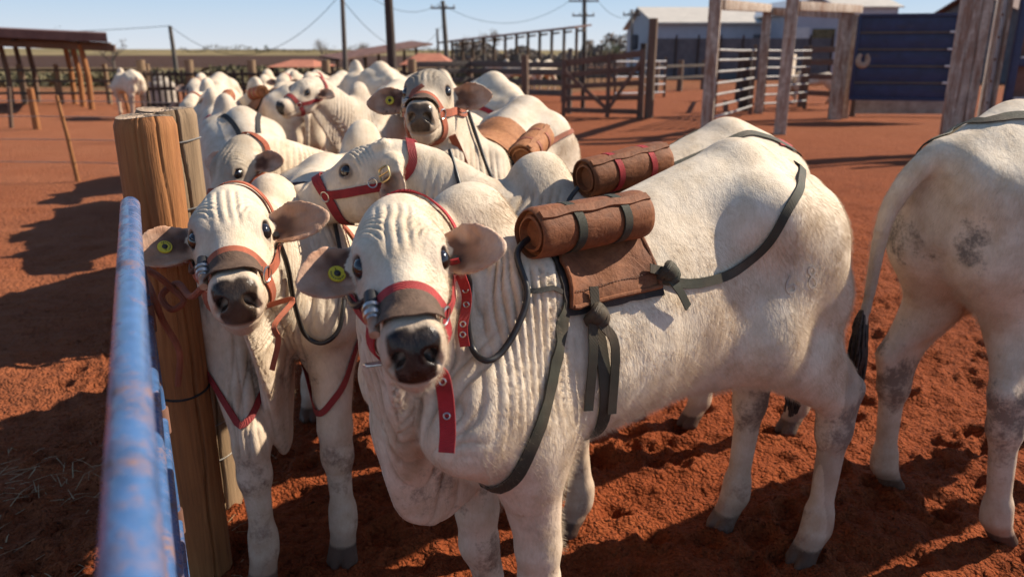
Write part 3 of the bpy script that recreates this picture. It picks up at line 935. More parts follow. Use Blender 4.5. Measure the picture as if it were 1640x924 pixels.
rail_fence([ATY(1196, 110, 23.6), ATY(1188, 110, 29)], (0.5, 1.0, 1.5), "dark planked fence seen end on between the white timbers", 0.17, 1.75, mat_p='dark_wood')
rail_fence([ATY(1290, 110, 25.5), ATY(1345, 110, 24.2)], (0.45, 0.95, 1.38, 1.75), "brown railed fence left of the navy gate", 0.13, 1.85, (0.05, 0.16), mat_r='gate_board')
rail_fence([ATY(1052, 110, 34), ATY(1090, 110, 36), ATY(1128, 110, 38)], (0.6, 1.1), "short fence right of the wooden gate, near the long warehouse", 0.13, 1.35)
pipe_fence(ATY(985, 150, 30), ATY(1064, 150, 31), (0.2, 0.5, 0.8, 1.1, 1.35), "low white pipe rails seen through the wooden gate", 'galv', 0.03, 3)

def navy_gate():
    y = 20.2
    l, r = ATY(1367, 100, y), ATY(1534, 100, y - 0.6)
    org = Vector((l.x, y, 0))
    root = empty("sheet_gate", org); tag(root, "navy blue sheet gate with pale horizontal seams and a round pale emblem", "gate")
    w_ = r.x - l.x
    ang = math.atan2(-0.6, w_)
    zt, zb = ATY(1450, 26, y).z, ATY(1450, 158, y).z
    R = Matrix.Rotation(ang, 3, 'Z')
    def bx(name, mat, x0, x1, z0, z1, yo, t=0.04, bev=0.004):
        MB().box(tuple(R @ Vector(((x0 + x1) / 2, yo, 0)) + Vector((0, 0, (z0 + z1) / 2))), (x1 - x0, t, z1 - z0), R, bev).build(name, MATS[mat], root)
    nz_ = 5
    for k in range(nz_):
        z0 = zb + (zt - zb) * k / nz_; z1 = zb + (zt - zb) * (k + 1) / nz_
        bx("sheet", 'navy_panel', 0.05, w_ - 0.05, z0 + 0.012, z1 - 0.012, 0.0, 0.03)
        if k:
            bx("seam_bar", 'pole_wood', 0.0, w_, z0 - 0.022, z0 + 0.022, -0.045, 0.04)
            bx("hinge", 'galv', w_ - 0.22, w_ + 0.05, z0 - 0.02, z0 + 0.035, -0.09, 0.03)
    bx("frame", 'navy_steel', -0.02, 0.06, zb, zt, -0.04, 0.07); bx("frame", 'navy_steel', w_ - 0.06, w_ + 0.02, zb, zt, -0.04, 0.07)
    bx("frame", 'navy_steel', 0.0, w_, zt - 0.03, zt + 0.04, -0.042, 0.07); bx("frame", 'navy_steel', 0.0, w_, zb - 0.04, zb + 0.03, -0.042, 0.07)
    c_ = ATY(1384, 96, y - 0.15) - org
    em = MB()
    pts = [(c_.x + 0.12 * math.sin(t), -0.085, c_.z - 0.14 * math.cos(t)) for t in [-2.6 + 5.2 * k / 20 for k in range(21)]]
    em.tube(pts, [0.05 + 0.03 * math.sin(math.pi * k / 20) for k in range(21)], 8)
    em.build("emblem", MATS['post_end'], root)
    pb_ = ATY(1360, 60, y + 0.2)
    o = MB().box((0, 0, pb_.z / 2 + 0.3), (0.30, 0.22, pb_.z + 0.7), None, 0.02).build("gate_post", MATS['white_timber'], None, loc=(ATY(1361, 60, y).x, y + 0.35, 0))
    tag(o, "pale plank post the navy gate hangs beside", "post")
    b2 = rail_fence([ATY(1366, 175, y + 1.5), ATY(1540, 175, y + 1.2)], (0.28,), "low brown kick board under the navy gate", 0.08, 0.5, (0.05, 0.42), mat_r='concrete')
navy_gate()

def right_posts():
    y = 13.5
    def px(u): return ATY(u, 80, y).x
    x0, x1 = px(1527), px(1577)
    root = empty("timber_post", ((x0 + x1) / 2, y, 0)); tag(root, "broad rust stained timber post of three boards at the right", "post")
    w_ = (x1 - x0) / 3
    for k in range(3):
        MB().box((-(x1 - x0) / 2 + w_ * (k + 0.5), 0.02 * (k % 2), 1.6), (w_ - 0.008, 0.10, 3.6), None, 0.012).build("board", MATS['white_timber'], root)
    x2, x3 = px(1581), px(1600)
    r2 = empty("steel_post", ((x2 + x3) / 2, y - 0.1, 0)); tag(r2, "pale steel channel post with bolts, right of the broad timber post", "post")
    ww = (x3 - x2)
    MB().box((0, 0.05, 1.6), (ww, 0.05, 3.6), None, 0.004).build("web", MATS['galv'], r2)
    for s in (-1, 1):
        MB().box((s * (ww / 2 - 0.02), -0.028, 1.6), (0.035, 0.10, 3.6), None, 0.004).build("flange", MATS['white_timber'], r2)
    for k in range(6):
        MB().tube([(0, 0.03, 0.5 + 0.35 * k), (0, 0.0, 0.5 + 0.35 * k)], 0.022, 8).build("bolt", MATS['rust_sheet'], r2)
    x4 = px(1604); x5 = px(1700)
    r3 = empty("steel_gate", (x4, y - 0.3, 0)); tag(r3, "navy framed steel gate with rusty sheets at the right edge", "gate")
    W_ = x5 - x4
    MB().box((0.06, 0, 1.6), (0.12, 0.09, 3.3), None, 0.006).build("stile", MATS['navy_steel'], r3)
    MB().box((W_ - 0.06, 0, 1.6), (0.12, 0.09, 3.3), None, 0.006).build("stile", MATS['navy_steel'], r3)
    for v in (37, 100, 165):
        z = ATY(1620, v, y - 0.3).z
        MB().box((W_ / 2, 0.0, z), (W_ - 0.246, 0.07, 0.13), None, 0.005).build("crossbar", MATS['navy_steel'], r3)
        MB().box((W_ / 2, -0.05, z + 0.075), (W_ - 0.25, 0.03, 0.03), None, 0.003).build("edge_strip", MATS['galv'], r3)
    MB().box((W_ / 2, 0.06, 1.3), (W_ - 0.1, 0.012, 2.5)).build("sheet", MATS['rust_sheet'], r3)
right_posts()

def wooden_gate():
    y = 21.0
    l, r = ATY(903, 140, y + 0.8), ATY(1027, 140, y)
    org = Vector((r.x, r.y, 0))
    root = empty("wooden_gate", org); tag(root, "brown wooden gate of horizontal boards with diagonal braces", "gate")
    a = l - org; a.z = 0
    zt0, zt1 = ATY(1025, 86, y).z, ATY(903, 102, y + .8).z
    zb0, zb1 = 0.16, 0.16
    for k in range(5):
        t = k / 4
        z0, z1 = zb0 + (zt0 - zb0) * t, zb1 + (zt1 - zb1) * t
        MB().beam((0, 0, z0), (a.x, a.y, z1), 0.04, 0.13 if k != 4 else 0.16).build("board", MATS['gate_board'], root)
    for f, nm in ((0.0, "stile"), (1.0, "stile"), (0.42, "upright")):
        p = a * f
        MB().box((p.x, p.y - 0.05, (zt0 * (1 - f) + zt1 * f) / 2 + 0.05), (0.11, 0.05, zt0 * (1 - f) + zt1 * f + 0.12), None, 0.005).build(nm, MATS['gate_board'], root)
    MB().beam((0, -0.09, zt0 - 0.1), tuple(a * 0.42 + Vector((0, -0.09, 0.2))), 0.03, 0.10).build("brace", MATS['gate_board'], root)
    MB().beam(tuple(a * 0.42 + Vector((0, -0.09, 0.2))), tuple(a + Vector((0, -0.09, zt1 - 0.2))), 0.03, 0.10).build("brace", MATS['gate_board'], root)
    for (u, vt, w_, lab, mt, dy) in ((1041, 30, 0.24, "tall thick gate post right of the wooden gate", 'fence_wood', 0.0), (1027, 70, 0.17, "dark gate post hugging the end of the wooden gate", 'dark_wood', 0.25), (912, 78, 0.15, "slim post behind the free end of the wooden gate", 'pole_wood', 1.6), (934, 84, 0.12, "dark stake seen through the wooden gate", 'dark_wood', 2.4)):
        yy = y + dy
        p = ATY(u, 140, yy)
        h = ATY(u, vt, yy).z
        o = MB().tube([(0, 0, -.1), (0, 0, h * 0.5), (0.01, 0, h)], [w_ / 2 * 1.05, w_ / 2, w_ / 2 * 0.95], 10).build("gate_post", MATS[mt], None, loc=(p.x, yy, 0))
        tag(o, lab, "post")
wooden_gate()

# dry grass lying in the shade left of the gate
def straw():
    rs = np.random.RandomState(11)
    mb_v, mb_f = [], []
    cl = [(rs.uniform(-2.6, -0.75), rs.uniform(1.3, 3.2)) for _ in range(34)]
    n = 0
    for i in range(800):
        cx, cy = cl[rs.randint(len(cl))]
        x, y = cx + rs.normal(0, 0.11), cy + rs.normal(0, 0.11)
        if x > -0.72 - 0.2 * (y - 1.3): continue
        a = rs.uniform(0, 6.28); L = rs.uniform(0.03, 0.14); w = rs.uniform(0.0012, 0.0028)
        z = gz(x, y) + 0.006; rise = abs(rs.normal(0, 0.22))
        d = np.array([math.cos(a), math.sin(a)]); p_ = np.array([-d[1], d[0]]) * w
        for t, zz in ((0, 0), (0.5, rise * L * 0.8), (1, rise * L * 0.7)):
            for s in (-1, 1):
                mb_v.append((x + d[0] * L * t + p_[0] * s * (1 - 0.6 * t), y + d[1] * L * t + p_[1] * s * (1 - 0.6 * t), z + zz))
        mb_f += [(n, n + 1, n + 3, n + 2), (n + 2, n + 3, n + 5, n + 4)]
        n += 6
    o = mesh_obj("straw_litter", mb_v, mb_f, MATS['straw'], None, False)
    tag(o, "pale dry straw scattered on the red earth left of the blue gate", "straw", kind="stuff")
straw()
# ------------------------------------------------------------------ cattle: bodies grown from a distance field
def smin(a, b, k):
    h = np.maximum(k - np.abs(a - b), 0) / k
    return np.minimum(a, b) - h * h * k * 0.25
def smax(a, b, k):
    return -smin(-a, -b, k)

class Field:
    def __init__(self, X, Y, Z):
        self.X, self.Y, self.Z = (np.asarray(a, np.float32) for a in (X, Y, Z))
        self.f = np.full((len(X), len(Y), len(Z)), 1.0, np.float32)
    def window(self, lo, hi):
        sl = []
        for A, a, b in ((self.X, lo[0], hi[0]), (self.Y, lo[1], hi[1]), (self.Z, lo[2], hi[2])):
            i = max(int(np.searchsorted(A, a)) - 1, 0)
            j = min(int(np.searchsorted(A, b)) + 1, len(A))
            if j <= i:
                return None
            sl.append(slice(i, j))
        x = self.X[sl[0]][:, None, None]; y = self.Y[sl[1]][None, :, None]; z = self.Z[sl[2]][None, None, :]
        return tuple(sl), x, y, z
    def put(self, w, d, k, mode='add'):
        sl = w[0]
        g = self.f[sl]
        if mode == 'add':
            self.f[sl] = smin(g, d, k)
        elif mode == 'cut':
            self.f[sl] = smax(g, -d, k)
    def rcone(self, a, b, ra, rb, k=0.05, squash=None, mode='add'):
        a = np.array(a, np.float32); b = np.array(b, np.float32)
        r = max(ra, rb) + k * 0.6 + 0.02
        w = self.window(np.minimum(a, b) - r, np.maximum(a, b) + r)
        if w is None: return
        _, x, y, z = w
        px, py, pz = x - a[0], y - a[1], z - a[2]
        ab = b - a
        L2 = float(ab @ ab) + 1e-9
        sc = 1.0
        t = np.clip((px * ab[0] + py * ab[1] + pz * ab[2]) / L2, 0, 1)
        qx, qy, qz = px - ab[0] * t, py - ab[1] * t, pz - ab[2] * t
        d2 = qx * qx + qy * qy + qz * qz
        if squash is not None:
            n, s = squash
            q = qx * n[0] + qy * n[1] + qz * n[2]
            d2 = d2 + q * q * (1 / (s * s) - 1)
            sc = 0.5 * (1 + s)
        d = (np.sqrt(d2) - (ra + (rb - ra) * t)) * sc
        self.put(w, d, k, mode)
    def ell(self, c, M, r, k=0.05, mode='add'):
        """ellipsoid; M rows are its axes"""
        c = np.array(c, np.float32); M = np.array(M, np.float32)
        R = max(r) + k * 0.6 + 0.02
        w = self.window(c - R, c + R)
        if w is None: return
        _, x, y, z = w
        px, py, pz = x - c[0], y - c[1], z - c[2]
        k0 = 0; k1 = 0
        for i in range(3):
            q = px * M[i][0] + py * M[i][1] + pz * M[i][2]
            k0 = k0 + (q / r[i]) ** 2
            k1 = k1 + (q / (r[i] * r[i])) ** 2
        k0 = np.sqrt(k0); k1 = np.sqrt(k1) + 1e-6
        d = k0 * (k0 - 1) / k1
        self.put(w, d, k, mode)
    def mesh(self):
        f = self.f
        X, Y, Z = self.X, self.Y, self.Z
        neg = f < 0
        nx, ny, nz = f.shape
        cnt = np.zeros((nx - 1, ny - 1, nz - 1), np.int8)
        for dx in (0, 1):
            for dy in (0, 1):
                for dz in (0, 1):
                    cnt += neg[dx:nx - 1 + dx, dy:ny - 1 + dy, dz:nz - 1 + dz]
        act = (cnt > 0) & (cnt < 8)
        I, J, K = np.nonzero(act)
        idx = np.full(act.shape, -1, np.int32)
        idx[I, J, K] = np.arange(len(I))
        vals, pos = {}, {}
        for dx in (0, 1):
            for dy in (0, 1):
                for dz in (0, 1):
                    vals[dx, dy, dz] = f[I + dx, J + dy, K + dz]
                    pos[dx, dy, dz] = np.stack([X[I + dx], Y[J + dy], Z[K + dz]], 1)
        acc = np.zeros((len(I), 3), np.float32); n = np.zeros(len(I), np.float32)
        keys = list(vals)
        for p in range(8):
            for q in range(p + 1, 8):
                a, b = keys[p], keys[q]
                if sum(abs(a[i] - b[i]) for i in range(3)) != 1: continue
                va, vb = vals[a], vals[b]
                m = (va < 0) != (vb < 0)
                t = np.where(m, va / np.where(m, va - vb, 1), 0)[:, None]
                acc += np.where(m[:, None], pos[a] + (pos[b] - pos[a]) * t, 0)
                n += m
        V = acc / n[:, None]
        quads = []
        def emit(ax):
            if ax == 0:
                s = neg[:-1, 1:-1, 1:-1] != neg[1:, 1:-1, 1:-1]
                i, j, k = np.nonzero(s); j = j + 1; k = k + 1
                q = np.stack([idx[i, j - 1, k - 1], idx[i, j, k - 1], idx[i, j, k], idx[i, j - 1, k]], 1)
            elif ax == 1:
                s = neg[1:-1, :-1, 1:-1] != neg[1:-1, 1:, 1:-1]
                i, j, k = np.nonzero(s); i = i + 1; k = k + 1
                q = np.stack([idx[i - 1, j, k - 1], idx[i - 1, j, k], idx[i, j, k], idx[i, j, k - 1]], 1)
            else:
                s = neg[1:-1, 1:-1, :-1] != neg[1:-1, 1:-1, 1:]
                i, j, k = np.nonzero(s); i = i + 1; j = j + 1
                q = np.stack([idx[i - 1, j - 1, k], idx[i, j - 1, k], idx[i, j, k], idx[i - 1, j, k]], 1)
            inside_first = neg[i, j, k]
            q[~inside_first] = q[~inside_first][:, ::-1]
            return q
        for ax in range(3):
            quads.append(emit(ax))
        return V, np.concatenate(quads)

def vert_normals(V, Q):
    a = V[Q[:, 2]] - V[Q[:, 0]]; b = V[Q[:, 3]] - V[Q[:, 1]]
    n = np.cross(a, b)
    out = np.zeros_like(V)
    for i in range(4):
        for c in range(3):
            out[:, c] += np.bincount(Q[:, i], n[:, c], len(V))
    return out / (np.linalg.norm(out, axis=1, keepdims=True) + 1e-12)
def relax(V, Q, it=1, lam=0.5):
    cntv = np.bincount(Q.ravel(), minlength=len(V)).astype(np.float32)
    for _ in range(it):
        cen = V[Q].mean(1)
        acc = np.zeros_like(V)
        for i in range(4):
            for c in range(3):
                acc[:, c] += np.bincount(Q[:, i], cen[:, c], len(V))
        V = V * (1 - lam) + acc / cntv[:, None] * lam
    return V

def axis_grid(lo, hi, flo, fhi, hb, hf):
    g = [lo]
    while g[-1] < hi:
        g.append(g[-1] + (hf if flo <= g[-1] < fhi else hb))
    return np.array(g)

TX = [-0.80, -0.77, -0.70, -0.58, -0.42, -0.22, 0.00, 0.20, 0.38, 0.49, 0.565, 0.625, 0.655]
TTOP = [1.22, 1.29, 1.345, 1.40, 1.42, 1.375, 1.315, 1.28, 1.275, 1.25, 1.19, 1.08, 1.00]
TBOT = [1.08, 0.99, 0.92, 0.86, 0.80, 0.755, 0.735, 0.73, 0.73, 0.74, 0.77, 0.83, 0.90]
THW = [0.035, 0.10, 0.150, 0.190, 0.210, 0.225, 0.250, 0.252, 0.215, 0.165, 0.12, 0.075, 0.03]
TTRI = [0.0, 0.0, 0.02, 0.08, 0.12, 0.18, 0.22, 0.28, 0.32, 0.32, 0.25, 0.1, 0.0]

class Cow:
    pass

def build_cow(label, loc, heading, feet, head, group=None, zr=1.42, zw=1.27, hump=0.15, hs=1.0, ears=None, tail=None,
              hb=0.012, hf=0.0055, detail=True, dewlap=1.0, grey=0.0, horn_bud=False, girth=1.0, neck_mid=None, headless=False,
              face_grey=0.0, thigh=1.0, eyes=True, hump_x=0.44, fold_k=1.0, ear_k=1.0, ear_f=0.0, ear_s=0.0, dirty=0.0, seed=0, mat=None, dew_len=1.0):
    c = Cow()
    c.M = Matrix.Translation((loc[0], loc[1], 0)) @ Matrix.Rotation(heading, 4, 'Z')
    Mi = c.M.inverted()
    R3 = Mi.to_3x3()
    # head frame, in the body's own coordinates
    if head[0] == 'world':
        O = Mi @ Vector(head[1]); F = (R3 @ Vector(head[2])).normalized(); U = R3 @ Vector(head[3])
    else:
        O = Vector(head[1]); F = Vector(head[2]).normalized(); U = Vector(head[3])
    U = (U - F * U.dot(F)).normalized()
    S = U.cross(F)
    c.O, c.F, c.U, c.S, c.hs = O, F, U, S, hs
    H = lambda f, u, s: np.array(O + (F * f + U * u + S * s) * hs)
    HM = np.array([F, U, S])
    c.H = lambda f, u, s: Vector(H(f, u, s))

    # ---- the grid
    lo = np.array([-1.0, -0.50, -0.02]); hi = np.array([0.80, 0.50, 1.62])
    for k in feet:
        p = feet[k]
        lo[:2] = np.minimum(lo[:2], np.array(p[:2]) - 0.15); hi[:2] = np.maximum(hi[:2], np.array(p[:2]) + 0.15)
    hp = [H(f, u, s) for f in (-0.05, 0.47) for u in (-0.25, 0.04) for s in (-0.30, 0.30)]
    hlo, hhi = np.min(hp, 0), np.max(hp, 0)
    if not headless:
        lo = np.minimum(lo, hlo - 0.02); hi = np.maximum(hi, hhi + 0.02)
    nb = np.array([0.42, 0.0, 1.02])
    flo = np.minimum(hlo, [0.35, -0.28, 0.45]); fhi = np.maximum(hhi, [0.72, 0.28, 1.30])
    if headless:
        flo = fhi = np.array([9, 9, 9])
    fd = Field(axis_grid(lo[0], hi[0], flo[0], fhi[0], hb, hf), axis_grid(lo[1], hi[1], flo[1], fhi[1], hb, hf),
               axis_grid(lo[2], hi[2], max(flo[2], 0.55), fhi[2], hb, hf))

    # ---- trunk
    def dz(x):
        t = np.clip((x + 0.5) / 1.0, -0.2, 1.2)
        return (zr - 1.42) * (1 - t) + (zw - 1.27) * t
    c.dz = dz
    w = fd.window(np.array([-0.9, -0.45, 0.4]), np.array([0.85, 0.45, 1.62]))
    sl, x, y, z = w
    xs = fd.X[sl[0]]
    def st(T):
        v = np.interp(xs, TX, T)
        return v[:, None, None].astype(np.float32)
    def smooth(v, n=5):
        a = v[:, 0, 0]
        pad = np.pad(a, n, mode='edge')
        ker = np.ones(2 * n + 1) / (2 * n + 1)
        return np.convolve(pad, ker, 'valid')[:, None, None].astype(np.float32)
    dzx = dz(xs)[:, None, None]
    top = smooth(st(TTOP)) + dzx; bot = smooth(st(TBOT)) + dzx * 0.4; hw = smooth(st(THW)) * girth; tri = smooth(st(TTRI))
    zc = (top + bot) / 2; hz = (top - bot) / 2
    tt = np.clip((z - zc) / hz, -1.1, 1.1)
    hwe = hw * (1 - tri * tt)
    q = (np.abs(y / hwe) ** 2.25 + np.abs((z - zc) / hz) ** 2.25) ** (1 / 2.25)
    d = (q - 1) * np.minimum(hw, hz)
    ex = np.maximum(np.maximum(-0.80 - x, x - 0.655), 0)
    d = np.where(ex > 0, np.maximum(d, 0) + ex, d).astype(np.float32)
    fd.put(w, d, 0.02)
    ZR = lambda x_, z_: z_ + float(dz(np.array(x_)))
    I3 = np.eye(3)
    E = lambda c_, r_, k_=0.06, m_=I3: fd.ell((c_[0], c_[1], ZR(c_[0], c_[2])), m_, r_, k_)
    for s in (1, -1):
        # hook bone, loin edge, pin bone
        E((-0.40, s * 0.150, 1.275), (0.085, 0.055, 0.06), 0.12)
        E((-0.76, s * 0.085, 1.225), (0.05, 0.045, 0.06), 0.07)
        # shoulder blade and point of shoulder
        fd.rcone((0.34, s * 0.10, ZR(0.34, 1.20)), (0.54, s * 0.165, ZR(0.5, 0.92)), 0.09, 0.095, 0.08)
        E((0.41, s * 0.150, 0.92), (0.125, 0.070, 0.16), 0.09)
        # rump muscle between hook and pin
        fd.rcone((-0.44, s * 0.13, ZR(-0.44, 1.25)), (-0.70, s * 0.10, ZR(-0.7, 1.17)), 0.11, 0.085, 0.08)
    # spine ridge on the loin and rump
    fd.rcone((-0.05, 0, ZR(-0.05, 1.265)), (-0.45, 0, ZR(-0.45, 1.375)), 0.05, 0.055, 0.09)
    fd.rcone((-0.45, 0, ZR(-0.45, 1.375)), (-0.76, 0, ZR(-0.76, 1.275)), 0.055, 0.045, 0.08)
    # hump
    if hump > 0:
        a = 0.35
        hm = np.array([[math.cos(a), 0, math.sin(a)], [0, 1, 0], [-math.sin(a), 0, math.cos(a)]])
        fd.ell((hump_x, 0, ZR(hump_x, 1.245 + hump * 0.34)), hm, (0.125, 0.080, 0.06 + hump * 0.60), 0.085)
    # brisket
    fd.rcone((0.53, 0, ZR(0.58, 0.96)), (0.52, 0, 0.80), 0.11, 0.07, 0.07, squash=((0, 1, 0), 0.5))

    # ---- hind legs
    for key, s in (('hl', 1), ('hr', -1)):
        fx, fy = feet[key][:2]
        g = Vector((fx, fy, 0))
        hip = Vector((-0.56, s * 0.12, ZR(-0.56, 1.10)))
        cant = (g.x + 0.62)
        stf = Vector((-0.37 + cant * 0.35, s * 0.170, 0.87))
        hock = g + Vector((-0.080, 0, 0.52)); hock.y = fy * 0.85 + s * 0.02
        fet = g + Vector((-0.04, 0, 0.135))
        ank = g + Vector((0.0, 0, 0.06))
        mid = (stf + hock) * 0.5
        fd.rcone(hip, stf, 0.165 * thigh, 0.105, 0.09, squash=((0, 1, 0), 0.78))
        back = Vector((-0.675 + cant * 0.2, s * 0.115, ZR(-0.7, 0.98)))
        gas = Vector(((hock.x + stf.x) * 0.5 - 0.055, s * 0.140, 0.79))
        fd.rcone(Vector((-0.66, s * 0.10, ZR(-0.68, 1.14))), back, 0.10, 0.105 * thigh, 0.09)
        fd.rcone(back, gas, 0.112 * thigh, 0.090, 0.09, squash=((0, 1, 0), 0.85))
        fd.rcone(stf, hock + Vector((0.02, 0, 0.06)), 0.112, 0.058, 0.07, squash=((0, 1, 0), 0.8))
        fd.rcone(gas, hock + Vector((-0.055, 0, 0.09)), 0.085, 0.036, 0.05)
        # hock, cannon, fetlock
        fd.rcone(hock + Vector((0.018, 0, 0.06)), hock + Vector((0.016, 0, -0.06)), 0.058, 0.054, 0.04)
        fd.rcone(hock + Vector((-0.058, 0, 0.075)), hock + Vector((-0.028, 0, -0.05)), 0.036, 0.036, 0.035)
        fd.rcone(hock + Vector((0.005, 0, -0.04)), fet + Vector((0, 0, 0.05)), 0.0451, 0.0354, 0.03)
        fd.rcone(hock + Vector((-0.024, 0, -0.03)), fet + Vector((-0.020, 0, 0.04)), 0.0244, 0.0220, 0.025)
        fd.rcone(fet + Vector((0, 0, 0.03)), fet + Vector((0.0, 0, -0.02)), 0.0464, 0.0476, 0.03)
        fd.rcone(fet, ank, 0.0451, 0.0439, 0.02)
        # flank fold
        fd.ell((-0.27, s * 0.125, 0.835), I3, (0.10, 0.045, 0.09), 0.08)
    # ---- fore legs
    for key, s in (('fl', 1), ('fr', -1)):
        fx, fy = feet[key][:2]
        g = Vector((fx, fy, 0))
        sh = Vector((0.50, s * 0.155, ZR(0.5, 0.95)))
        elb = Vector((0.41 + (fx - 0.45) * 0.3, s * 0.155, 0.80))
        knee = g + Vector((0.005, 0, 0.42)); knee.y = fy * 0.9 + s * 0.015; knee.x = fx * 0.85 + 0.45 * 0.15
        fet = g + Vector((-0.03, 0, 0.135))
        ank = g + Vector((0.0, 0, 0.06))
        fd.rcone(sh, elb, 0.115, 0.092, 0.08, squash=((0, 1, 0), 0.8))
        fd.rcone(elb, knee + Vector((0, 0, 0.07)), 0.088, 0.048, 0.07, squash=((0, 1, 0), 0.9))
        fd.rcone(elb + Vector((-0.06, 0, 0.06)), elb + Vector((-0.02, 0, -0.08)), 0.0513, 0.0570, 0.06)
        fd.rcone(elb + Vector((0.035, s * 0.015, -0.02)), knee + Vector((0.012, 0, 0.12)), 0.0707, 0.0433, 0.05)
        fd.rcone(knee + Vector((0.004, 0, 0.05)), knee + Vector((0.0, 0, -0.045)), 0.0536, 0.0513, 0.04)
        fd.rcone(knee + Vector((0, 0, -0.04)), fet + Vector((0, 0, 0.04)), 0.0445, 0.0353, 0.03)
        fd.rcone(knee + Vector((-0.025, 0, -0.03)), fet + Vector((-0.016, 0, 0.03)), 0.0228, 0.0217, 0.025)
        fd.rcone(fet + Vector((0, 0, 0.03)), fet + Vector((0, 0, -0.02)), 0.0433, 0.0445, 0.03)
        fd.rcone(fet, ank, 0.0422, 0.0422, 0.02)
    # ---- cloven hooves
    for key in feet:
        fx, fy = feet[key][:2]
        turn = feet[key][2] if len(feet[key]) > 2 else 0.0
        ct, sn = math.cos(turn), math.sin(turn)
        for e in (1, -1):
            def hp_(a, b, z_):
                return (fx + a * ct - b * sn, fy + a * sn + b * ct, z_)
            fd.rcone(hp_(0.0, e * 0.018, 0.070), hp_(0.035, e * 0.023, 0.012), 0.024, 0.030, 0.008)
            fd.rcone(hp_(0.02, e * 0.020, 0.04), hp_(0.068, e * 0.018, 0.008), 0.024, 0.015, 0.008)
            fd.ell(hp_(-0.042, e * 0.02, 0.095), I3, (0.014, 0.012, 0.018), 0.012)   # dew claw
    # ---- tail
    if tail is None:
        tail = [(-0.77, 0, ZR(-0.77, 1.275)), (-0.835, 0, ZR(-0.8, 1.22)), (-0.855, 0.0, 1.05), (-0.85, 0.01, 0.85), (-0.845, 0.01, 0.62)]
    tp = crv(tail, 14)
    c.tail_end = tp[-1].copy(); c.tail_dir = (tp[-1] - tp[-3]).normalized()
    for i in range(len(tp) - 1):
        t0, t1 = i / (len(tp) - 1), (i + 1) / (len(tp) - 1)
        rad = lambda t: 0.016 + 0.030 * (1 - t) ** 1.7
        fd.rcone(tp[i], tp[i + 1], rad(t0), rad(t1), 0.03 if i < 3 else 0.012)

    ear_info = []
    if not headless:
        # ---- neck: a side-flattened column from chest to skull, with the dewlap as a thin sheet under it
        hb_ = Vector(H(0.04, -0.12, 0))
        base = Vector((0.44, 0, ZR(0.44, 1.03)))
        if neck_mid is None:
            m1 = base + Vector((0.16, 0, 0.06)); 
            m2 = hb_ - F * (0.06 * hs) - U * (0.05 * hs)
            m2 = hb_ + (base - hb_) * 0.32 + Vector((0, 0, 0.02))
        else:
            m1, m2 = Vector(neck_mid[0]), Vector(neck_mid[1])
        npts = []
        for i in range(9):
            t = i / 8
            npts.append(((1 - t) ** 3) * base + 3 * t * (1 - t) ** 2 * m1 + 3 * t * t * (1 - t) * m2 + (t ** 3) * hb_)
        c.npts = npts
        nl = []
        for i in range(8):
            a, b = npts[i], npts[i + 1]
            ax = (b - a).normalized()
            lat = Vector((0, 0, 1)).cross(ax)
            if lat.length < 0.2:
                lat = S
            lat.normalize()
            nl.append(lat)
        for i in range(8):
            a, b = npts[i], npts[i + 1]
            ta, tb = i / 8, (i + 1) / 8
            rr = lambda t: (0.212 - 0.119 * (t ** 0.8)) * (0.5 + 0.5 * hs)
            fd.rcone(a, b, rr(ta), rr(tb), 0.07, squash=(np.array(nl[i]), 0.62))
        # dewlap
        throat = Vector(H(0.17, -0.24, 0))
        if dewlap > 0:
            ncur = npts
            for i in range(8):
                ta, tb = i / 8, (i + 1) / 8
                def low(t, p):
                    r_ = (0.212 - 0.105 * (t ** 0.8))
                    drop = r_ + (0.10 * (1 - t) ** 0.7 + 0.015) * dewlap * dew_len
                    return Vector((p.x, p.y, p.z - drop * 0.80)) + Vector((0.05 * (1 - t), 0, 0))
                a, b = low(ta, npts[i]), low(tb, npts[i + 1])
                ra, rb = 0.105 - 0.055 * ta, 0.105 - 0.055 * tb
                fd.rcone(a, b, ra, rb, 0.07, squash=(np.array(nl[i]), 0.24))
                a2 = a + Vector((0, 0, -0.055 * dewlap * (1 - ta))); b2 = b + Vector((0, 0, -0.055 * dewlap * (1 - tb)))
                fd.rcone(a2, b2, ra * 0.8, rb * 0.8, 0.05, squash=(np.array(nl[i]), 0.18))
            # the fall of skin before the brisket
            bx = 0.555
            fd.rcone((bx, 0, ZR(bx, 0.86)), (bx - 0.02, 0, ZR(bx, 0.86) - 0.24 * dewlap * dew_len), 0.10, 0.075, 0.05, squash=((0, 1, 0), 0.27))
            fd.rcone((bx + 0.05, 0, ZR(bx, 0.9)), (bx + 0.02, 0, ZR(bx, 0.86) - 0.20 * dewlap * dew_len), 0.08, 0.065, 0.05, squash=((0, 1, 0), 0.30))

        # ---- skull
        WS = 0.84
        def HR(a, b, ra, rb, k=0.03, squash=None, mode='add'):
            a = (a[0], a[1], a[2] * WS); b = (b[0], b[1], b[2] * WS)
            fd.rcone(H(*a), H(*b), ra * hs, rb * hs, k * hs, squash=(np.array(S), 0.86), mode=mode)
        def HE(p, r, k=0.03, mode='add', M=HM):
            fd.ell(H(p[0], p[1], p[2] * WS), M, [r[0] * hs, r[1] * hs, r[2] * hs * (WS if M is HM else 1)], k * hs, mode)
        Sn = np.array(S)
        HE((0.090, -0.092, 0), (0.100, 0.080, 0.086), 0.04)
        HE((0.035, -0.085, 0), (0.045, 0.055, 0.058), 0.05)
        HE((0.13, -0.072, 0.034), (0.085, 0.066, 0.062), 0.04)
        HE((0.13, -0.072, -0.034), (0.085, 0.066, 0.062), 0.04)
        HR((0.15, -0.085, 0), (0.37, -0.072, 0), 0.082, 0.050, 0.05)
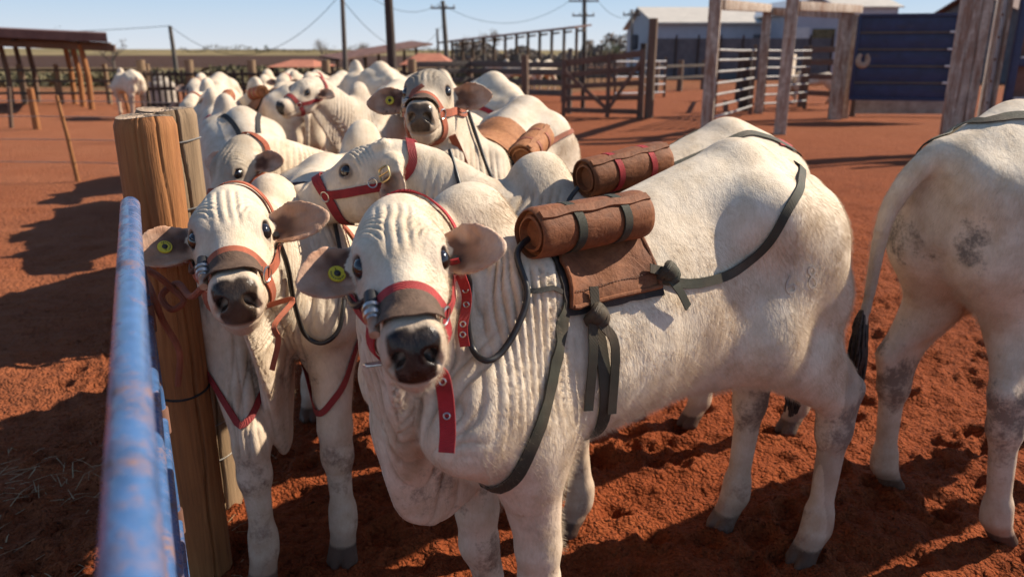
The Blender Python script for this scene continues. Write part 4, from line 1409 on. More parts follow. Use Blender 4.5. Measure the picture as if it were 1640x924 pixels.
        for s in (1, -1):
            HR((0.11, -0.155, s * 0.045), (0.20, -0.165, s * 0.04), 0.060, 0.058, 0.05)
            HR((0.20, -0.170, s * 0.04), (0.35, -0.133, s * 0.018), 0.057, 0.038, 0.045)
            HE((0.155, -0.040, s * 0.066), (0.045, 0.028, 0.034), 0.03)            # brow
            HE((0.215, -0.085, s * 0.070), (0.06, 0.03, 0.022), 0.03)              # cheek bone
            HE((0.392, -0.058, s * 0.030), (0.042, 0.046, 0.031), 0.03)            # nostril wing
        HE((0.388, -0.088, 0), (0.050, 0.062, 0.054), 0.035)
        HE((0.368, -0.143, 0), (0.050, 0.032, 0.040), 0.018)
        eye_c = {}
        for s in (1, -1):
            ec = (0.178, -0.056, s * 0.0785)
            ed = np.array(F * 0.34 + U * 0.58 + S * s * 0.76); ed /= np.linalg.norm(ed)
            HE(ec, (0.036, 0.033, 0.026), 0.012)
            ef = np.array(F) - ed * float(np.array(F) @ ed); ef /= np.linalg.norm(ef)
            eu = np.cross(ed, ef)
            if eu @ np.array(U) < 0: eu = -eu
            # the almond opening, tilted
            ta = 0.25
            al = ef * math.cos(ta) - eu * math.sin(ta) * 1.0
            au = np.cross(ed, al)
            ecw = (ec[0], ec[1], ec[2] * WS)
            cpt = H(*ecw) + ed * 0.0245 * hs
            fd.ell(cpt, np.array([al, au, ed]), [0.0245 * hs, 0.0160 * hs, 0.026 * hs], 0.005, 'cut')
            eye_c[s] = (Vector(H(*ecw)) + Vector(ed) * (0.0055 * hs), Vector(ed))
        c.eyes = eye_c
        if hf < 0.009:
            for s in (1, -1):
                nd = np.array(F * 0.75 + U * 0.15 + S * s * 0.55); nd /= np.linalg.norm(nd)
                nv = np.array(U * 0.85 - S * s * 0.45); nv -= nd * float(nv @ nd); nv /= np.linalg.norm(nv)
                nm = np.array([nd, nv, np.cross(nd, nv)])
                fd.ell(H(0.434, -0.052, s * 0.031), nm, [0.034 * hs, 0.0165 * hs, 0.0115 * hs], 0.006, 'cut')
                fd.ell(H(0.430, -0.072, s * 0.043), nm, [0.022 * hs, 0.016 * hs, 0.006 * hs], 0.008, 'cut')
        if horn_bud:
            for s in (1, -1):
                HE((0.035, -0.02, s * 0.062), (0.030, 0.022, 0.030), 0.02)
                HE((0.035, 0.000, s * 0.068), (0.012, 0.020, 0.012), 0.012, 'cut')
        # ---- ears: cupped leaves
        if ears is None:
            ears = [((-0.1, -0.1, 1.0), (0.25, 0.9, 0.1)), ((-0.1, -0.1, -1.0), (0.25, 0.9, -0.1))]
        for s, (ax, nn) in zip((1, -1), ears):
            A = (F * ax[0] + U * ax[1] + S * ax[2]).normalized()
            Nn = (F * nn[0] + U * nn[1] + S * nn[2]); Nn = (Nn - A * Nn.dot(A)).normalized()
            B = Nn.cross(A)
            b0 = Vector(H(0.085 + ear_f, -0.112, s * (0.066 + ear_s)))
            L_ = 0.185 * hs * ear_k
            c0 = b0 + A * L_ * 0.5
            w = fd.window(np.array(c0) - L_ * 0.5 - 0.07, np.array(c0) + L_ * 0.5 + 0.07)
            _, x, y, z = w
            px, py, pz = x - b0.x, y - b0.y, z - b0.z
            a_ = (px * A.x + py * A.y + pz * A.z) / L_
            b_ = px * B.x + py * B.y + pz * B.z
            n_ = px * Nn.x + py * Nn.y + pz * Nn.z
            ac = np.clip(a_, 0, 1)
            half = hs * np.interp(ac.ravel(), [0, .12, .25, .45, .62, .78, .90, .97, 1.0],
                                  [.030, .033, .045, .0565, .055, .043, .027, .013, .002]).reshape(ac.shape).astype(np.float32)
            cup = (9.0 - 6.0 * ac) * b_ * b_ / hs + 0.02 * (ac - 0.4) * hs
            th = max(0.0046, hf * 0.75) if hf > 0.0045 else 0.0045
            d1 = np.abs(n_ - cup) * (0.93) - th
            d2 = np.abs(b_) - half
            d3 = np.maximum(-a_, a_ - 1) * L_
            d = smax(smax(d1, d2, 0.006), d3, 0.006)
            fd.put(w, d.astype(np.float32), 0.012)
            HRb = b0 + A * (0.045 * hs)
            fd.rcone(np.array(b0 - A * 0.02 * hs - Nn * 0.006), np.array(HRb - Nn * 0.010 * hs), 0.036 * hs, 0.022 * hs, 0.03)
            ear_info.append((b0, A, B, Nn, L_, s))
    c.ears = ear_info

    # ---- cut at the ground, mesh
    zz = fd.Z[None, None, :]
    fd.f = np.maximum(fd.f, (0.002 - zz)).astype(np.float32)
    V, Q = fd.mesh()
    del fd
    V = relax(V, Q, 1, 0.45)
    Nv = vert_normals(V, Q)

    # ---- wrinkles, folds and colours
    rel = V - np.array(O)
    hf_, hu_, hs_ = (rel @ HM[0]) / hs, (rel @ HM[1]) / hs, (rel @ HM[2]) / hs
    on_head = np.zeros(len(V), np.float32)
    disp = np.zeros(len(V), np.float32)
    x, y, z = V[:, 0], V[:, 1], V[:, 2]
    col = np.zeros((len(V), 3), np.float32)
    base_c = np.array([0.67, 0.575, 0.45]) * (1 - grey) + np.array([0.40, 0.36, 0.32]) * grey
    col[:] = base_c
    mud = np.zeros(len(V), np.float32); wet = np.zeros(len(V), np.float32); fold = np.zeros(len(V), np.float32)
    def paint(mask, rgb):
        m = np.clip(mask, 0, 1)[:, None]
        col[:] = col * (1 - m) + np.array(rgb) * m
    sm = seed * 3.7
    n1 = fbm(x * 3 + sm, y * 3, z * 3, 3, seed)
    if not headless:
        on_head = (1 - sstep(0.27, 0.33, np.sqrt((hf_ - 0.2) ** 2 + (hu_ + 0.09) ** 2 + (hs_ * 1.6) ** 2))).astype(np.float32)
        on_head *= sstep(-0.26, -0.20, hu_)
        # neck coordinates: position along the neck axis, and how far below it
        P = np.array([list(p) for p in npts])
        best = np.full(len(V), 9.0, np.float32); tpar = np.zeros(len(V), np.float32); below = np.zeros(len(V), np.float32)
        s_acc = 0.0
        lens = [np.linalg.norm(P[i + 1] - P[i]) for i in range(8)]
        for i in range(8):
            ab = P[i + 1] - P[i]
            L2 = ab @ ab
            axn = ab / np.sqrt(L2)
            vert = np.array([0, 0, 1.0]) - axn * axn[2]; vert /= np.linalg.norm(vert) + 1e-6
            t = np.clip(((V - P[i]) @ ab) / L2, 0, 1)
            q = V - P[i] - t[:, None] * ab
            dd = np.linalg.norm(q, axis=1)
            m = dd < best
            tu = t if i else np.minimum(((V - P[i]) @ ab) / L2, 1)
            best[m] = dd[m]; tpar[m] = (s_acc + tu[m] * lens[i]); below[m] = (q @ vert)[m]
            s_acc += lens[i]
        nlen = s_acc
        tn = tpar / nlen
        if detail:
            # hanging folds: run from the crest down to the dewlap
            ndv = np.array([H(0.1, -0.1, 0)[0] - base.x, H(0.1, -0.1, 0)[1] - base.y, 0.0]); ndv = ndv * 0.75 / (np.linalg.norm(ndv) + 1e-6) + np.array([0.25, 0, 0])
            ndv /= np.linalg.norm(ndv)
            av = (V - np.array(base)) @ ndv; bv = -(x - base.x) * ndv[1] + (y - base.y) * ndv[0]
            reg = sstep(-0.10, 0.02, av + 0.25 * (z - 1.0) + 0.05 * n1) * (1 - sstep(0.86, 1.0, tn)) * (1 - on_head)
            reg *= 1 - sstep(0.45, 0.85, Nv[:, 2])
            legm = sstep(0.09, 0.14, np.abs(y)) * (1 - sstep(0.80, 0.95, z))
            reg *= (1 - legm) * sstep(0.40, 0.50, z) * (x > 0.25)
            hz_ = float(dz(np.array(0.4))) + 1.27
            reg *= 1 - sstep(hz_ - 0.03, hz_ + 0.07, z) * (1 - sstep(0.16, 0.26, av))
            wv = fbm(x * 4.0, y * 4.0, z * 1.6, 2, 5 + seed)
            wfr = np.maximum(sstep(0.52, 0.61, x) * (1 - sstep(0.82, 0.95, z)), sstep(0.30, 0.95, Nv @ ndv) * (1 - sstep(0.05, 0.15, np.abs(bv))))
            ph = av * (1 - wfr) + 0.2 * wfr - np.sqrt(bv * bv + 0.0004) * (0.95 + 0.5 * wfr) + wv * 0.030 + 0.010 * vnoise(x * 12, y * 12, z * 3.0, 77 + seed) + 0.10 * (z - 1.0)
            lam = 0.036 + 0.014 * (1 - sstep(0.6, 0.95, z))
            a1 = np.abs(np.sin(np.pi * ph / lam))
            ridge = a1 ** 0.5
            ampn = np.clip(0.78 + 0.85 * vnoise(x * 8, y * 8, z * 1.5, 9 + seed), 0.12, 1.5)
            disp += fold_k * reg * 0.0115 * ampn * (ridge - 0.72)
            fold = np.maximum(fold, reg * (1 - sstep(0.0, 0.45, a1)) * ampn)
            pl = sstep(0.40, 0.50, x) * sstep(0.15, 0.45, Nv[:, 0]) * sstep(0.42, 0.52, z) * (1 - sstep(1.02, 1.15, z)) * (1 - on_head) * (1 - legm)
            pa = np.abs(np.sin(np.pi * (y + 0.012 * vnoise(x * 5, y * 9, z * 3.0, 3 + seed)) / 0.036))
            disp += pl * 0.0085 * (pa ** 0.55 - 0.72)
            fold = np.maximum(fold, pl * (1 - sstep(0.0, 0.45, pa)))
            # forehead wrinkles: arcs round each brow, upright creases between them
            ws = np.abs(hs_)
            rb = np.sqrt((hf_ - 0.185) ** 2 + ((ws - 0.085) * 1.15) ** 2)
            arc = np.abs(np.sin(np.pi * (rb + 0.0075 * vnoise(hf_ * 17, hs_ * 17, hu_ * 17, 4 + seed) + 0.002 * vnoise(hf_ * 50, hs_ * 50, 0 * hf_, 6)) / 0.0150))
            ra = sstep(0.036, 0.052, rb) * (1 - sstep(0.105, 0.135, rb)) * (1 - sstep(0.155, 0.20, hf_)) * sstep(-0.075, -0.03, hu_) * sstep(0.0, 0.03, hf_)
            ra *= 0.45 + 0.55 * vnoise(hf_ * 18, hs_ * 18, 0 * hf_, 8 + seed) ** 2 + 0.2
            ra *= sstep(0.016, 0.034, ws)
            disp += on_head * ra * 0.0100 * (arc ** 0.6 - 0.7)
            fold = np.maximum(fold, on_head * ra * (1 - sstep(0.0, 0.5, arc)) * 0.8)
            up = np.abs(np.sin(np.pi * (hs_ + 0.008 * vnoise(hf_ * 14, hs_ * 10, 0 * hf_, 2 + seed)) / 0.021))
            ru = (1 - sstep(0.030, 0.05, ws)) * sstep(0.03, 0.07, hf_) * (1 - sstep(0.17, 0.22, hf_)) * sstep(-0.06, -0.02, hu_)
            disp += on_head * ru * 0.0060 * (up ** 0.6 - 0.7)
            # crease round the eye and at the corner of the mouth
            for s in (1, -1):
                de = np.sqrt((hf_ - 0.178) ** 2 + (hu_ + 0.062) ** 2 + (hs_ - s * 0.082) ** 2)
                disp -= on_head * 0.0022 * np.exp(-((de - 0.042) / 0.004) ** 2)
            mouth = np.exp(-((hu_ + 0.122 + 0.10 * (0.40 - hf_)) / 0.0045) ** 2) * sstep(0.31, 0.345, hf_)
            disp -= on_head * 0.006 * mouth
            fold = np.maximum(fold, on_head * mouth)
        # colours of the head
        gm = (1 - grey) * (1 - face_grey) 
        if face_grey > 0:
            paint(on_head * face_grey * sstep(-0.12, -0.05, hu_) * (1 - sstep(0.20, 0.30, hf_)) * (1.0 + 0.15 * n1) * (1 - 0.75 * np.exp(-(hs_ / 0.012) ** 2) * sstep(0.10, 0.16, hf_)), (0.052, 0.046, 0.041))
        muz = sstep(0.365, 0.415, hf_ + 0.018 * n1) * on_head
        paint(muz * 0.55, (0.42, 0.32, 0.25))
        nz2 = 0.5 * vnoise(hf_ * 90, hs_ * 90, hu_ * 90, 44 + seed) + n1 * 0.5
        nose_f = (1 - sstep(0.035, 0.042, np.abs(hs_) - (hu_ + 0.075) * 0.20 + 0.003 * nz2))
        nosep = sstep(0.402, 0.412, hf_ + 0.16 * np.maximum(hu_ + 0.035, -0.03) + 0.005 * nz2 - 0.5 * np.maximum(0.010 - np.abs(hs_), 0)) * sstep(-0.112, -0.104, hu_ + 0.003 * nz2) * nose_f * on_head
        nosep = np.clip(nosep, 0, 1)
        paint(nosep, (0.014, 0.011, 0.011)); wet = np.maximum(wet, nosep)
        lip = on_head * sstep(0.36, 0.40, hf_) * sstep(-0.128, -0.116, hu_) * (1 - sstep(-0.110, -0.100, hu_))
        paint(lip * 0.5, (0.10, 0.07, 0.06))
        for s in (1, -1):
            de = np.linalg.norm(V - np.array(eye_c[s][0]), axis=1) / hs
            paint(0.92 * (1 - sstep(0.0275, 0.0350, de + 0.002 * n1)), (0.045, 0.034, 0.030))
            paint(0.40 * (1 - sstep(0.028, 0.05, de)), (0.33, 0.26, 0.21))
        for (b0, A, B, Nn, L_, s) in ear_info:
            r_ = V - np.array(b0)
            a_ = (r_ @ np.array(A)) / L_; b_ = r_ @ np.array(B); n_ = r_ @ np.array(Nn)
            ac_ = np.clip(a_, 0, 1)
            cupv = (9.0 - 6.0 * ac_) * b_ * b_ / hs + 0.02 * (ac_ - 0.4) * hs
            inr = (a_ > 0.10) & (a_ < 1.03) & (np.abs(b_) < 0.066 * hs) & (np.abs(n_ - cupv) < 0.013 + 0.035 * np.clip(0.45 - a_, 0, 1))
            inner = inr * sstep(0.05, 0.35, Nv @ np.array(Nn)) * sstep(0.12, 0.22, a_)
            bn = b_ / hs
            rim = sstep(0.0, 0.012, 0.058 - np.abs(bn)) 
            streak = 0.5 + 0.5 * vnoise(a_ * 7, bn * 60, 0 * bn, 12 + seed)
            paint(inner * 0.92, (0.45, 0.225, 0.135))
            dark = inner * (1 - sstep(0.42, 0.80, a_ + 0.10 * vnoise(a_ * 6, bn * 40, 0 * bn, 15))) * (1 - sstep(0.020, 0.042, np.abs(bn + 0.006) + 0.006 * vnoise(a_ * 9, bn * 50, 0 * bn, 16)))
            paint(dark * (0.80 + 0.2 * streak), (0.075, 0.028, 0.018))
            paint(inner * (1 - dark) * sstep(0.3, 0.8, streak) * 0.3, (0.60, 0.47, 0.38))
            paint(inr * (1 - inner) * 0.25 * sstep(0.35, 0.9, a_), (0.36, 0.29, 0.23))
            disp += inner * 0.0012 * vnoise(a_ * 9, bn * 90, 0 * bn, 13)
    # ---- body colours and dirt
    ZRv = z - dz(x) * (z > 0.6)
    paint(0.35 * sstep(0.1, 0.7, n1) * (1 - on_head) * sstep(0.85, 1.25, z), (0.50, 0.43, 0.36))
    paint(0.25 * sstep(0.0, 0.6, -n1) * (1 - on_head), (0.73, 0.66, 0.55))
    low = 1 - sstep(0.45, 0.80, z)
    pinkish = (1 - sstep(0.55, 0.85, z)) * sstep(0.5, 0.62, z)
    paint(pinkish * 0.35, (0.62, 0.44, 0.34))
    n2 = fbm(x * 9, y * 9, z * 6, 3, 31 + seed)
    mud = low * (0.30 + 0.70 * sstep(-0.1, 0.45, n2)) * 0.62
    for key in ('hl', 'hr'):
        fx, fy = feet[key][:2]
        d = np.sqrt((x - fx + 0.10) ** 2 + (y - fy) ** 2 + ((z - 0.50) * 0.7) ** 2)
        mud = np.maximum(mud, 0.95 * (1 - sstep(0.06, 0.16, d + 0.04 * n2)))
    for key in ('fl', 'fr'):
        fx, fy = feet[key][:2]
        d = np.sqrt((x - fx) ** 2 + (y - fy) ** 2 + ((z - 0.36) * 0.8) ** 2)
        mud = np.maximum(mud, 0.75 * (1 - sstep(0.05, 0.13, d + 0.04 * n2)))
    pd = np.sqrt((x + 0.74) ** 2 + ((np.abs(y) - 0.12) * 1.0) ** 2 + ((z - 1.10) * 1.2) ** 2)
    mud = np.maximum(mud, (0.45 + 0.8 * dirty) * (1 - sstep(0.05, 0.20, pd + 0.06 * n2)))
    brk = np.sqrt((x - 0.55) ** 2 + (y * 0.8) ** 2 + ((z - 0.62) * 0.9) ** 2)
    mud = np.maximum(mud, 0.7 * (1 - sstep(0.06, 0.20, brk + 0.09 * n2)))
    if dirty > 0:
        mud = np.maximum(mud, dirty * sstep(-0.1, 0.5, fbm(x * 4, y * 4, z * 4, 3, 71)) * (1 - on_head))
    hoof = (1 - sstep(0.062, 0.072, z + 0.006 * n1))
    paint(hoof, (0.055, 0.034, 0.026))
    paint((1 - hoof) * (1 - sstep(0.08, 0.125, z)) * 0.6, (0.16, 0.11, 0.08))
    # tail switch darkens
    te = np.array(c.tail_end)
    dtl = np.linalg.norm(V - te, axis=1)
    tl = (x < -0.79) & (z < 1.12)
    paint(0.55 * tl * (1 - sstep(te[2] + 0.02, te[2] + 0.45, z)) * (0.6 + 0.5 * n2), (0.09, 0.075, 0.065))
    # large soft irregularity so that the hide is not a machined surface
    disp += 0.004 * fbm(x * 7, y * 7, z * 5, 2, 51 + seed) * sstep(0.55, 0.7, z) * (1 - on_head)
    rib = sstep(0.6, 0.75, ZRv) * (1 - sstep(1.05, 1.2, ZRv)) * sstep(-0.22, -0.1, x) * (1 - sstep(0.1, 0.2, x))
    disp += rib * 0.0009 * np.sin(x * 2 * np.pi / 0.085 + z * 2.0)
    V = V + Nv * disp[:, None]

    # ---- the object
    me = bpy.data.meshes.new("cow")
    me.vertices.add(len(V)); me.vertices.foreach_set("co", V.astype(np.float32).ravel())
    me.loops.add(len(Q) * 4); me.loops.foreach_set("vertex_index", Q.astype(np.int32).ravel())
    me.polygons.add(len(Q)); me.polygons.foreach_set("loop_start", np.arange(0, len(Q) * 4, 4, dtype=np.int32))
    me.polygons.foreach_set("use_smooth", np.ones(len(Q), bool))
    me.update(calc_edges=True)
    at = me.color_attributes.new("coat", 'FLOAT_COLOR', 'POINT')
    at.data.foreach_set("color", np.concatenate([np.clip(col, 0, 1), np.ones((len(V), 1))], 1).astype(np.float32).ravel())
    for nm, arr in (("mud", mud), ("wet", wet), ("fold", fold)):
        a = me.attributes.new(nm, 'FLOAT', 'POINT')
        a.data.foreach_set("value", np.asarray(arr, np.float32))
    me.materials.append(MATS['hide'] if mat is None else mat)
    o = bpy.data.objects.new("cow", me)
    o.location = (loc[0], loc[1], 0); o.rotation_euler = (0, 0, heading)
    link(o)
    tag(o, label, "cow", group)
    c.o = o
    c.feet = feet
    c.bvh = BVHTree.FromPolygons([tuple(v) for v in V.tolist()], Q.tolist())
    c.Mi = Mi
    # ---- eyes and tail tuft
    if eyes and not headless:
        for s in (1, -1):
            p, ed = eye_c[s]
            MB().sphere(p, 0.0232 * hs, 20, 14).build("eye", MATS['eye'], o)
    return c

def tuft(c, length=0.22, n=70, r=0.022, seed=1, drift=(0, 0, -1), parent=None):
    rnd = random.Random(seed)
    mb = MB()
    e, d0 = c.tail_end, Vector(drift).normalized()
    for i in range(n):
        a = rnd.uniform(0, 6.283); rr = r * math.sqrt(rnd.random())
        up = rnd.uniform(0.0, 0.10)
        s = e - d0 * up + Vector((math.cos(a) * rr * 0.6, math.sin(a) * rr * 0.6, 0))
        L = length * rnd.uniform(0.55, 1.0)
        m = s + d0 * L * 0.5 + Vector((math.cos(a) * rr * 1.1, math.sin(a) * rr * 1.1, 0))
        q = s + d0 * L + Vector((math.cos(a) * rr * 0.5 + rnd.uniform(-.012, .012), math.sin(a) * rr * 0.5 + rnd.uniform(-.012, .012), 0))
        mb.tube(crv([s, m, q], 5), [0.005, 0.006, 0.0055, 0.005, 0.0035, 0.001][:len(crv([s, m, q], 5))], 5)
    return mb.build("tail_tuft", MATS['black_hair'], c.o)
# ------------------------------------------------------------------ materials of the cattle and their gear
def hide_material():
    m, nt, b = new_mat('hide')
    at = N(nt, "ShaderNodeAttribute", attribute_name="coat")
    am = N(nt, "ShaderNodeAttribute", attribute_name="mud")
    aw = N(nt, "ShaderNodeAttribute", attribute_name="wet")
    af = N(nt, "ShaderNodeAttribute", attribute_name="fold")
    base = at.outputs["Color"]
    # mottling of the coat: soft tan clouds and fine flecks
    n1 = noise_n(nt, 14, 5, 0.6)
    r1 = ramp(nt, [(0.28, (0.78, 0.70, 0.60)), (0.60, (1.05, 1.04, 1.03))], n1)
    base = mixc(nt, 0.8, base, r1.outputs[0], 'MULTIPLY')
    n2 = noise_n(nt, 150, 3, 0.7, (1, 1, 0.35))
    r2 = ramp(nt, [(0.32, (0.80, 0.77, 0.73)), (0.66, (1.06, 1.06, 1.06))], n2)
    base = mixc(nt, 0.42, base, r2.outputs[0], 'MULTIPLY')
    n5 = noise_n(nt, 3.6, 7, 0.66, (1, 1, 0.6), dist=0.8)
    r5 = ramp(nt, [(0.52, 0.0), (0.74, 1.0)], n5)
    base = mixc(nt, math_n(nt, 'MULTIPLY', r5.outputs[0], 0.38), base, (0.34, 0.235, 0.155))
    n6 = noise_n(nt, 5.5, 8, 0.72, (1, 1, 0.8))
    r6 = ramp(nt, [(0.58, 0.0), (0.72, 1.0)], n6)
    base = mixc(nt, math_n(nt, 'MULTIPLY', r6.outputs[0], 0.35), base, (0.26, 0.235, 0.21))
    # brown mixed into the coat colour along the folds and the mouth line
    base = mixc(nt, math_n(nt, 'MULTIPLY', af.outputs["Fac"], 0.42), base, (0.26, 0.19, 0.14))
    # dried mud and grey dung marks
    n3 = noise_n(nt, 15, 7, 0.68)
    n4 = noise_n(nt, 90, 4, 0.7)
    mm = math_n(nt, 'ADD', n3, math_n(nt, 'MULTIPLY', n4, 0.45))
    thr = math_n(nt, 'SUBTRACT', 1.08, math_n(nt, 'MULTIPLY', am.outputs["Fac"], 0.56))
    mk = math_n(nt, 'MULTIPLY', math_n(nt, 'SUBTRACT', mm, thr), 4.5, True)
    mk = math_n(nt, 'MULTIPLY', mk, 0.86, True)
    mk = math_n(nt, 'MULTIPLY', mk, math_n(nt, 'GREATER_THAN', am.outputs["Fac"], 0.02))
    base = mixc(nt, mk, base, (0.125, 0.110, 0.095))
    # red dust low on the legs
    geo = N(nt, "ShaderNodeNewGeometry")
    sp = N(nt, "ShaderNodeSeparateXYZ")
    nt.links.new(geo.outputs["Position"], sp.inputs[0])
    dl = N(nt, "ShaderNodeMapRange", clamp=True)
    nt.links.new(sp.outputs[2], dl.inputs[0])
    dl.inputs[1].default_value = 0.70; dl.inputs[2].default_value = 0.0; dl.inputs[3].default_value = 0.0; dl.inputs[4].default_value = 0.85
    df = math_n(nt, 'MULTIPLY', dl.outputs[0], math_n(nt, 'MULTIPLY', n3, 1.15), True)
    sc_ = N(nt, "ShaderNodeSeparateColor")
    nt.links.new(at.outputs["Color"], sc_.inputs[0])
    hz = N(nt, "ShaderNodeMapRange", clamp=True)
    nt.links.new(sc_.outputs[1], hz.inputs[0]); hz.inputs[1].default_value = 0.08; hz.inputs[2].default_value = 0.35; hz.inputs[3].default_value = 0.30; hz.inputs[4].default_value = 1.0
    base = mixc(nt, math_n(nt, 'MULTIPLY', df, hz.outputs[0]), base, (0.33, 0.15, 0.075))
    nt.links.new(base, b.inputs["Base Color"])
    r = N(nt, "ShaderNodeMapRange")
    nt.links.new(aw.outputs["Fac"], r.inputs[0]); r.inputs[3].default_value = 0.72; r.inputs[4].default_value = 0.22
    nt.links.new(r.outputs[0], b.inputs["Roughness"])
    b.inputs["Specular IOR Level"].default_value = 0.3
    try:
        b.inputs["Sheen Weight"].default_value = 0.0
        b.inputs["Sheen Roughness"].default_value = 0.5
    except KeyError:
        pass
    # short hair and skin creases
    h1 = noise_n(nt, 260, 3, 0.6, (1, 1, 0.25))
    h2 = noise_n(nt, 45, 4, 0.6, (1, 1, 0.45))
    hh = math_n(nt, 'ADD', math_n(nt, 'MULTIPLY', h1, 0.45), h2)
    bump_n(nt, b, hh, 0.45, 0.006)
    return m
hide_material()

def eye_material():
    m, nt, b = new_mat('eye')
    b.inputs["Base Color"].default_value = (0.012, 0.008, 0.007, 1)
    b.inputs["Roughness"].default_value = 0.08
    b.inputs["Coat Weight"].default_value = 0.6
    b.inputs["Coat Roughness"].default_value = 0.03
eye_material()

def webbing(name, c, rough=0.75, scale=1100):
    m, nt, b = new_mat(name)
    f = noise_n(nt, 22, 5, 0.65)
    r = ramp(nt, [(0.3, tuple(v * 0.62 for v in c)), (0.6, c), (0.8, tuple(min(v * 1.25 + 0.02, 1) for v in c))], f)
    n2 = noise_n(nt, 6, 3)
    base = mixc(nt, math_n(nt, 'MULTIPLY', math_n(nt, 'SUBTRACT', n2, 0.48, True), 0.8, True), r.outputs[0], (0.24, 0.12, 0.07))
    nt.links.new(base, b.inputs["Base Color"])
    b.inputs["Roughness"].default_value = rough
    tc = nt.nodes.new("ShaderNodeTexCoord")
    w = nt.nodes.new("ShaderNodeTexWave")
    w.wave_type = 'BANDS'; w.bands_direction = 'DIAGONAL'
    w.inputs["Scale"].default_value = scale / 6.28
    w.inputs["Distortion"].default_value = 0.6
    nt.links.new(tc.outputs["Object"], w.inputs[0])
    bump_n(nt, b, math_n(nt, 'ADD', w.outputs["Fac"], math_n(nt, 'MULTIPLY', f, 0.6)), 0.5, 0.002)
    return m
webbing('red_webbing', (0.42, 0.018, 0.024))
webbing('dark_red_webbing', (0.28, 0.014, 0.018))
webbing('orange_webbing', (0.40, 0.095, 0.040))
webbing('green_webbing', (0.036, 0.037, 0.022))
webbing('rust_rope', (0.30, 0.085, 0.04), scale=700)
webbing('dark_webbing', (0.020, 0.019, 0.017))

def leather(name, c1, c2, c3):
    m, nt, b = new_mat(name)
    f = noise_n(nt, 9, 6, 0.68, dist=0.6)
    r = ramp(nt, [(0.25, c1), (0.50, c2), (0.75, c3)], f)
    s = noise_n(nt, 70, 4, 0.7)
    r2 = ramp(nt, [(0.28, (0.55, 0.52, 0.5)), (0.55, (1, 1, 1))], s)
    nt.links.new(mixc(nt, 0.7, r.outputs[0], r2.outputs[0], 'MULTIPLY'), b.inputs["Base Color"])
    b.inputs["Roughness"].default_value = 0.72
    b.inputs["Specular IOR Level"].default_value = 0.3
    cr = noise_n(nt, 13, 6, 0.65, dist=1.4)
    bump_n(nt, b, math_n(nt, 'ADD', cr, math_n(nt, 'MULTIPLY', s, 0.3)), 0.55, 0.009)
    return m
leather('leather', (0.095, 0.034, 0.015), (0.20, 0.070, 0.027), (0.30, 0.115, 0.045))
leather('leather_dark', (0.045, 0.020, 0.014), (0.085, 0.036, 0.022), (0.15, 0.062, 0.035))
leather('leather_tan', (0.20, 0.085, 0.038), (0.36, 0.15, 0.06), (0.46, 0.22, 0.10))
leather('noseband_leather', (0.075, 0.045, 0.030), (0.11, 0.068, 0.045), (0.16, 0.10, 0.07))
simple_mat('steel', (0.42, 0.40, 0.37), (0.62, 0.60, 0.57), 40, 0.32, 0.95, 0.1, 0.002)
simple_mat('brass', (0.42, 0.30, 0.14), (0.60, 0.46, 0.24), 40, 0.35, 0.9, 0.1, 0.002)
simple_mat('hose', (0.010, 0.010, 0.011), (0.03, 0.028, 0.027), 30, 0.42, 0, 0.15, 0.002)
simple_mat('black_hair', (0.010, 0.008, 0.007), (0.04, 0.03, 0.025), 60, 0.55, 0, 0)
simple_mat('yellow_tag', (0.62, 0.47, 0.02), (0.72, 0.58, 0.04), 30, 0.4, 0, 0.05, 0.001)
simple_mat('tag_print', (0.02, 0.02, 0.02), (0.03, 0.03, 0.03), 30, 0.5, 0, 0)
simple_mat('cork', (0.36, 0.17, 0.09), (0.55, 0.36, 0.24), 45, 0.6, 0, 0.2, 0.003)
# ------------------------------------------------------------------ the cattle one can tell apart
def place(hip, sh):
    """origin and heading from the places of the hips and of the hump"""
    hip, sh = Vector(hip), Vector(sh)
    d = (sh - hip).normalized()
    mid = (hip + sh) * 0.5
    return (mid.x, mid.y), math.atan2(d.y, d.x)
def to_local(loc, hd, p):
    c, s = math.cos(-hd), math.sin(-hd)
    x, y = p[0] - loc[0], p[1] - loc[1]
    return (x * c - y * s, x * s + y * c)
def head_from(poll, muz, hint):
    """poll and muzzle as (u, v, depth), hint = the way the forehead faces in view terms (right, up, towards the lens)"""
    a, b = W(*poll), W(*muz)
    return ('world', a, (b - a).normalized(), VW(*hint)), (b - a).length

# A: the nearest, looking at the camera
locA, hdA = place((0.635, 2.22), (-0.115, 1.725))
feetA = {k: to_local(locA, hdA, p) for k, p in dict(hl=(1.00, 2.25), hr=(0.78, 2.45), fl=(0.085, 1.66), fr=(-0.075, 1.81)).items()}
headA, LA = ('world', Vector((-0.232, 1.488, 1.398)), Vector((0.195, -0.896, -0.399)), Vector((0.025, -0.402, 0.915))), 0.95
A = build_cow("nearest cream cow with wrinkled forehead, red halter and branded thigh, looking at the camera", locA, hdA, feetA, headA,
              zr=1.38, zw=1.21, hump=0.14, hs=LA, seed=1, dirty=0.42, girth=0.94, hb=0.010, hf=0.0042,
              ears=[((0.42, 0.30, 1.0), (0.5, 0.85, -0.15)), ((0.62, 0.10, -1.0), (0.4, 0.85, 0.25))], ear_k=0.9, dew_len=0.8)

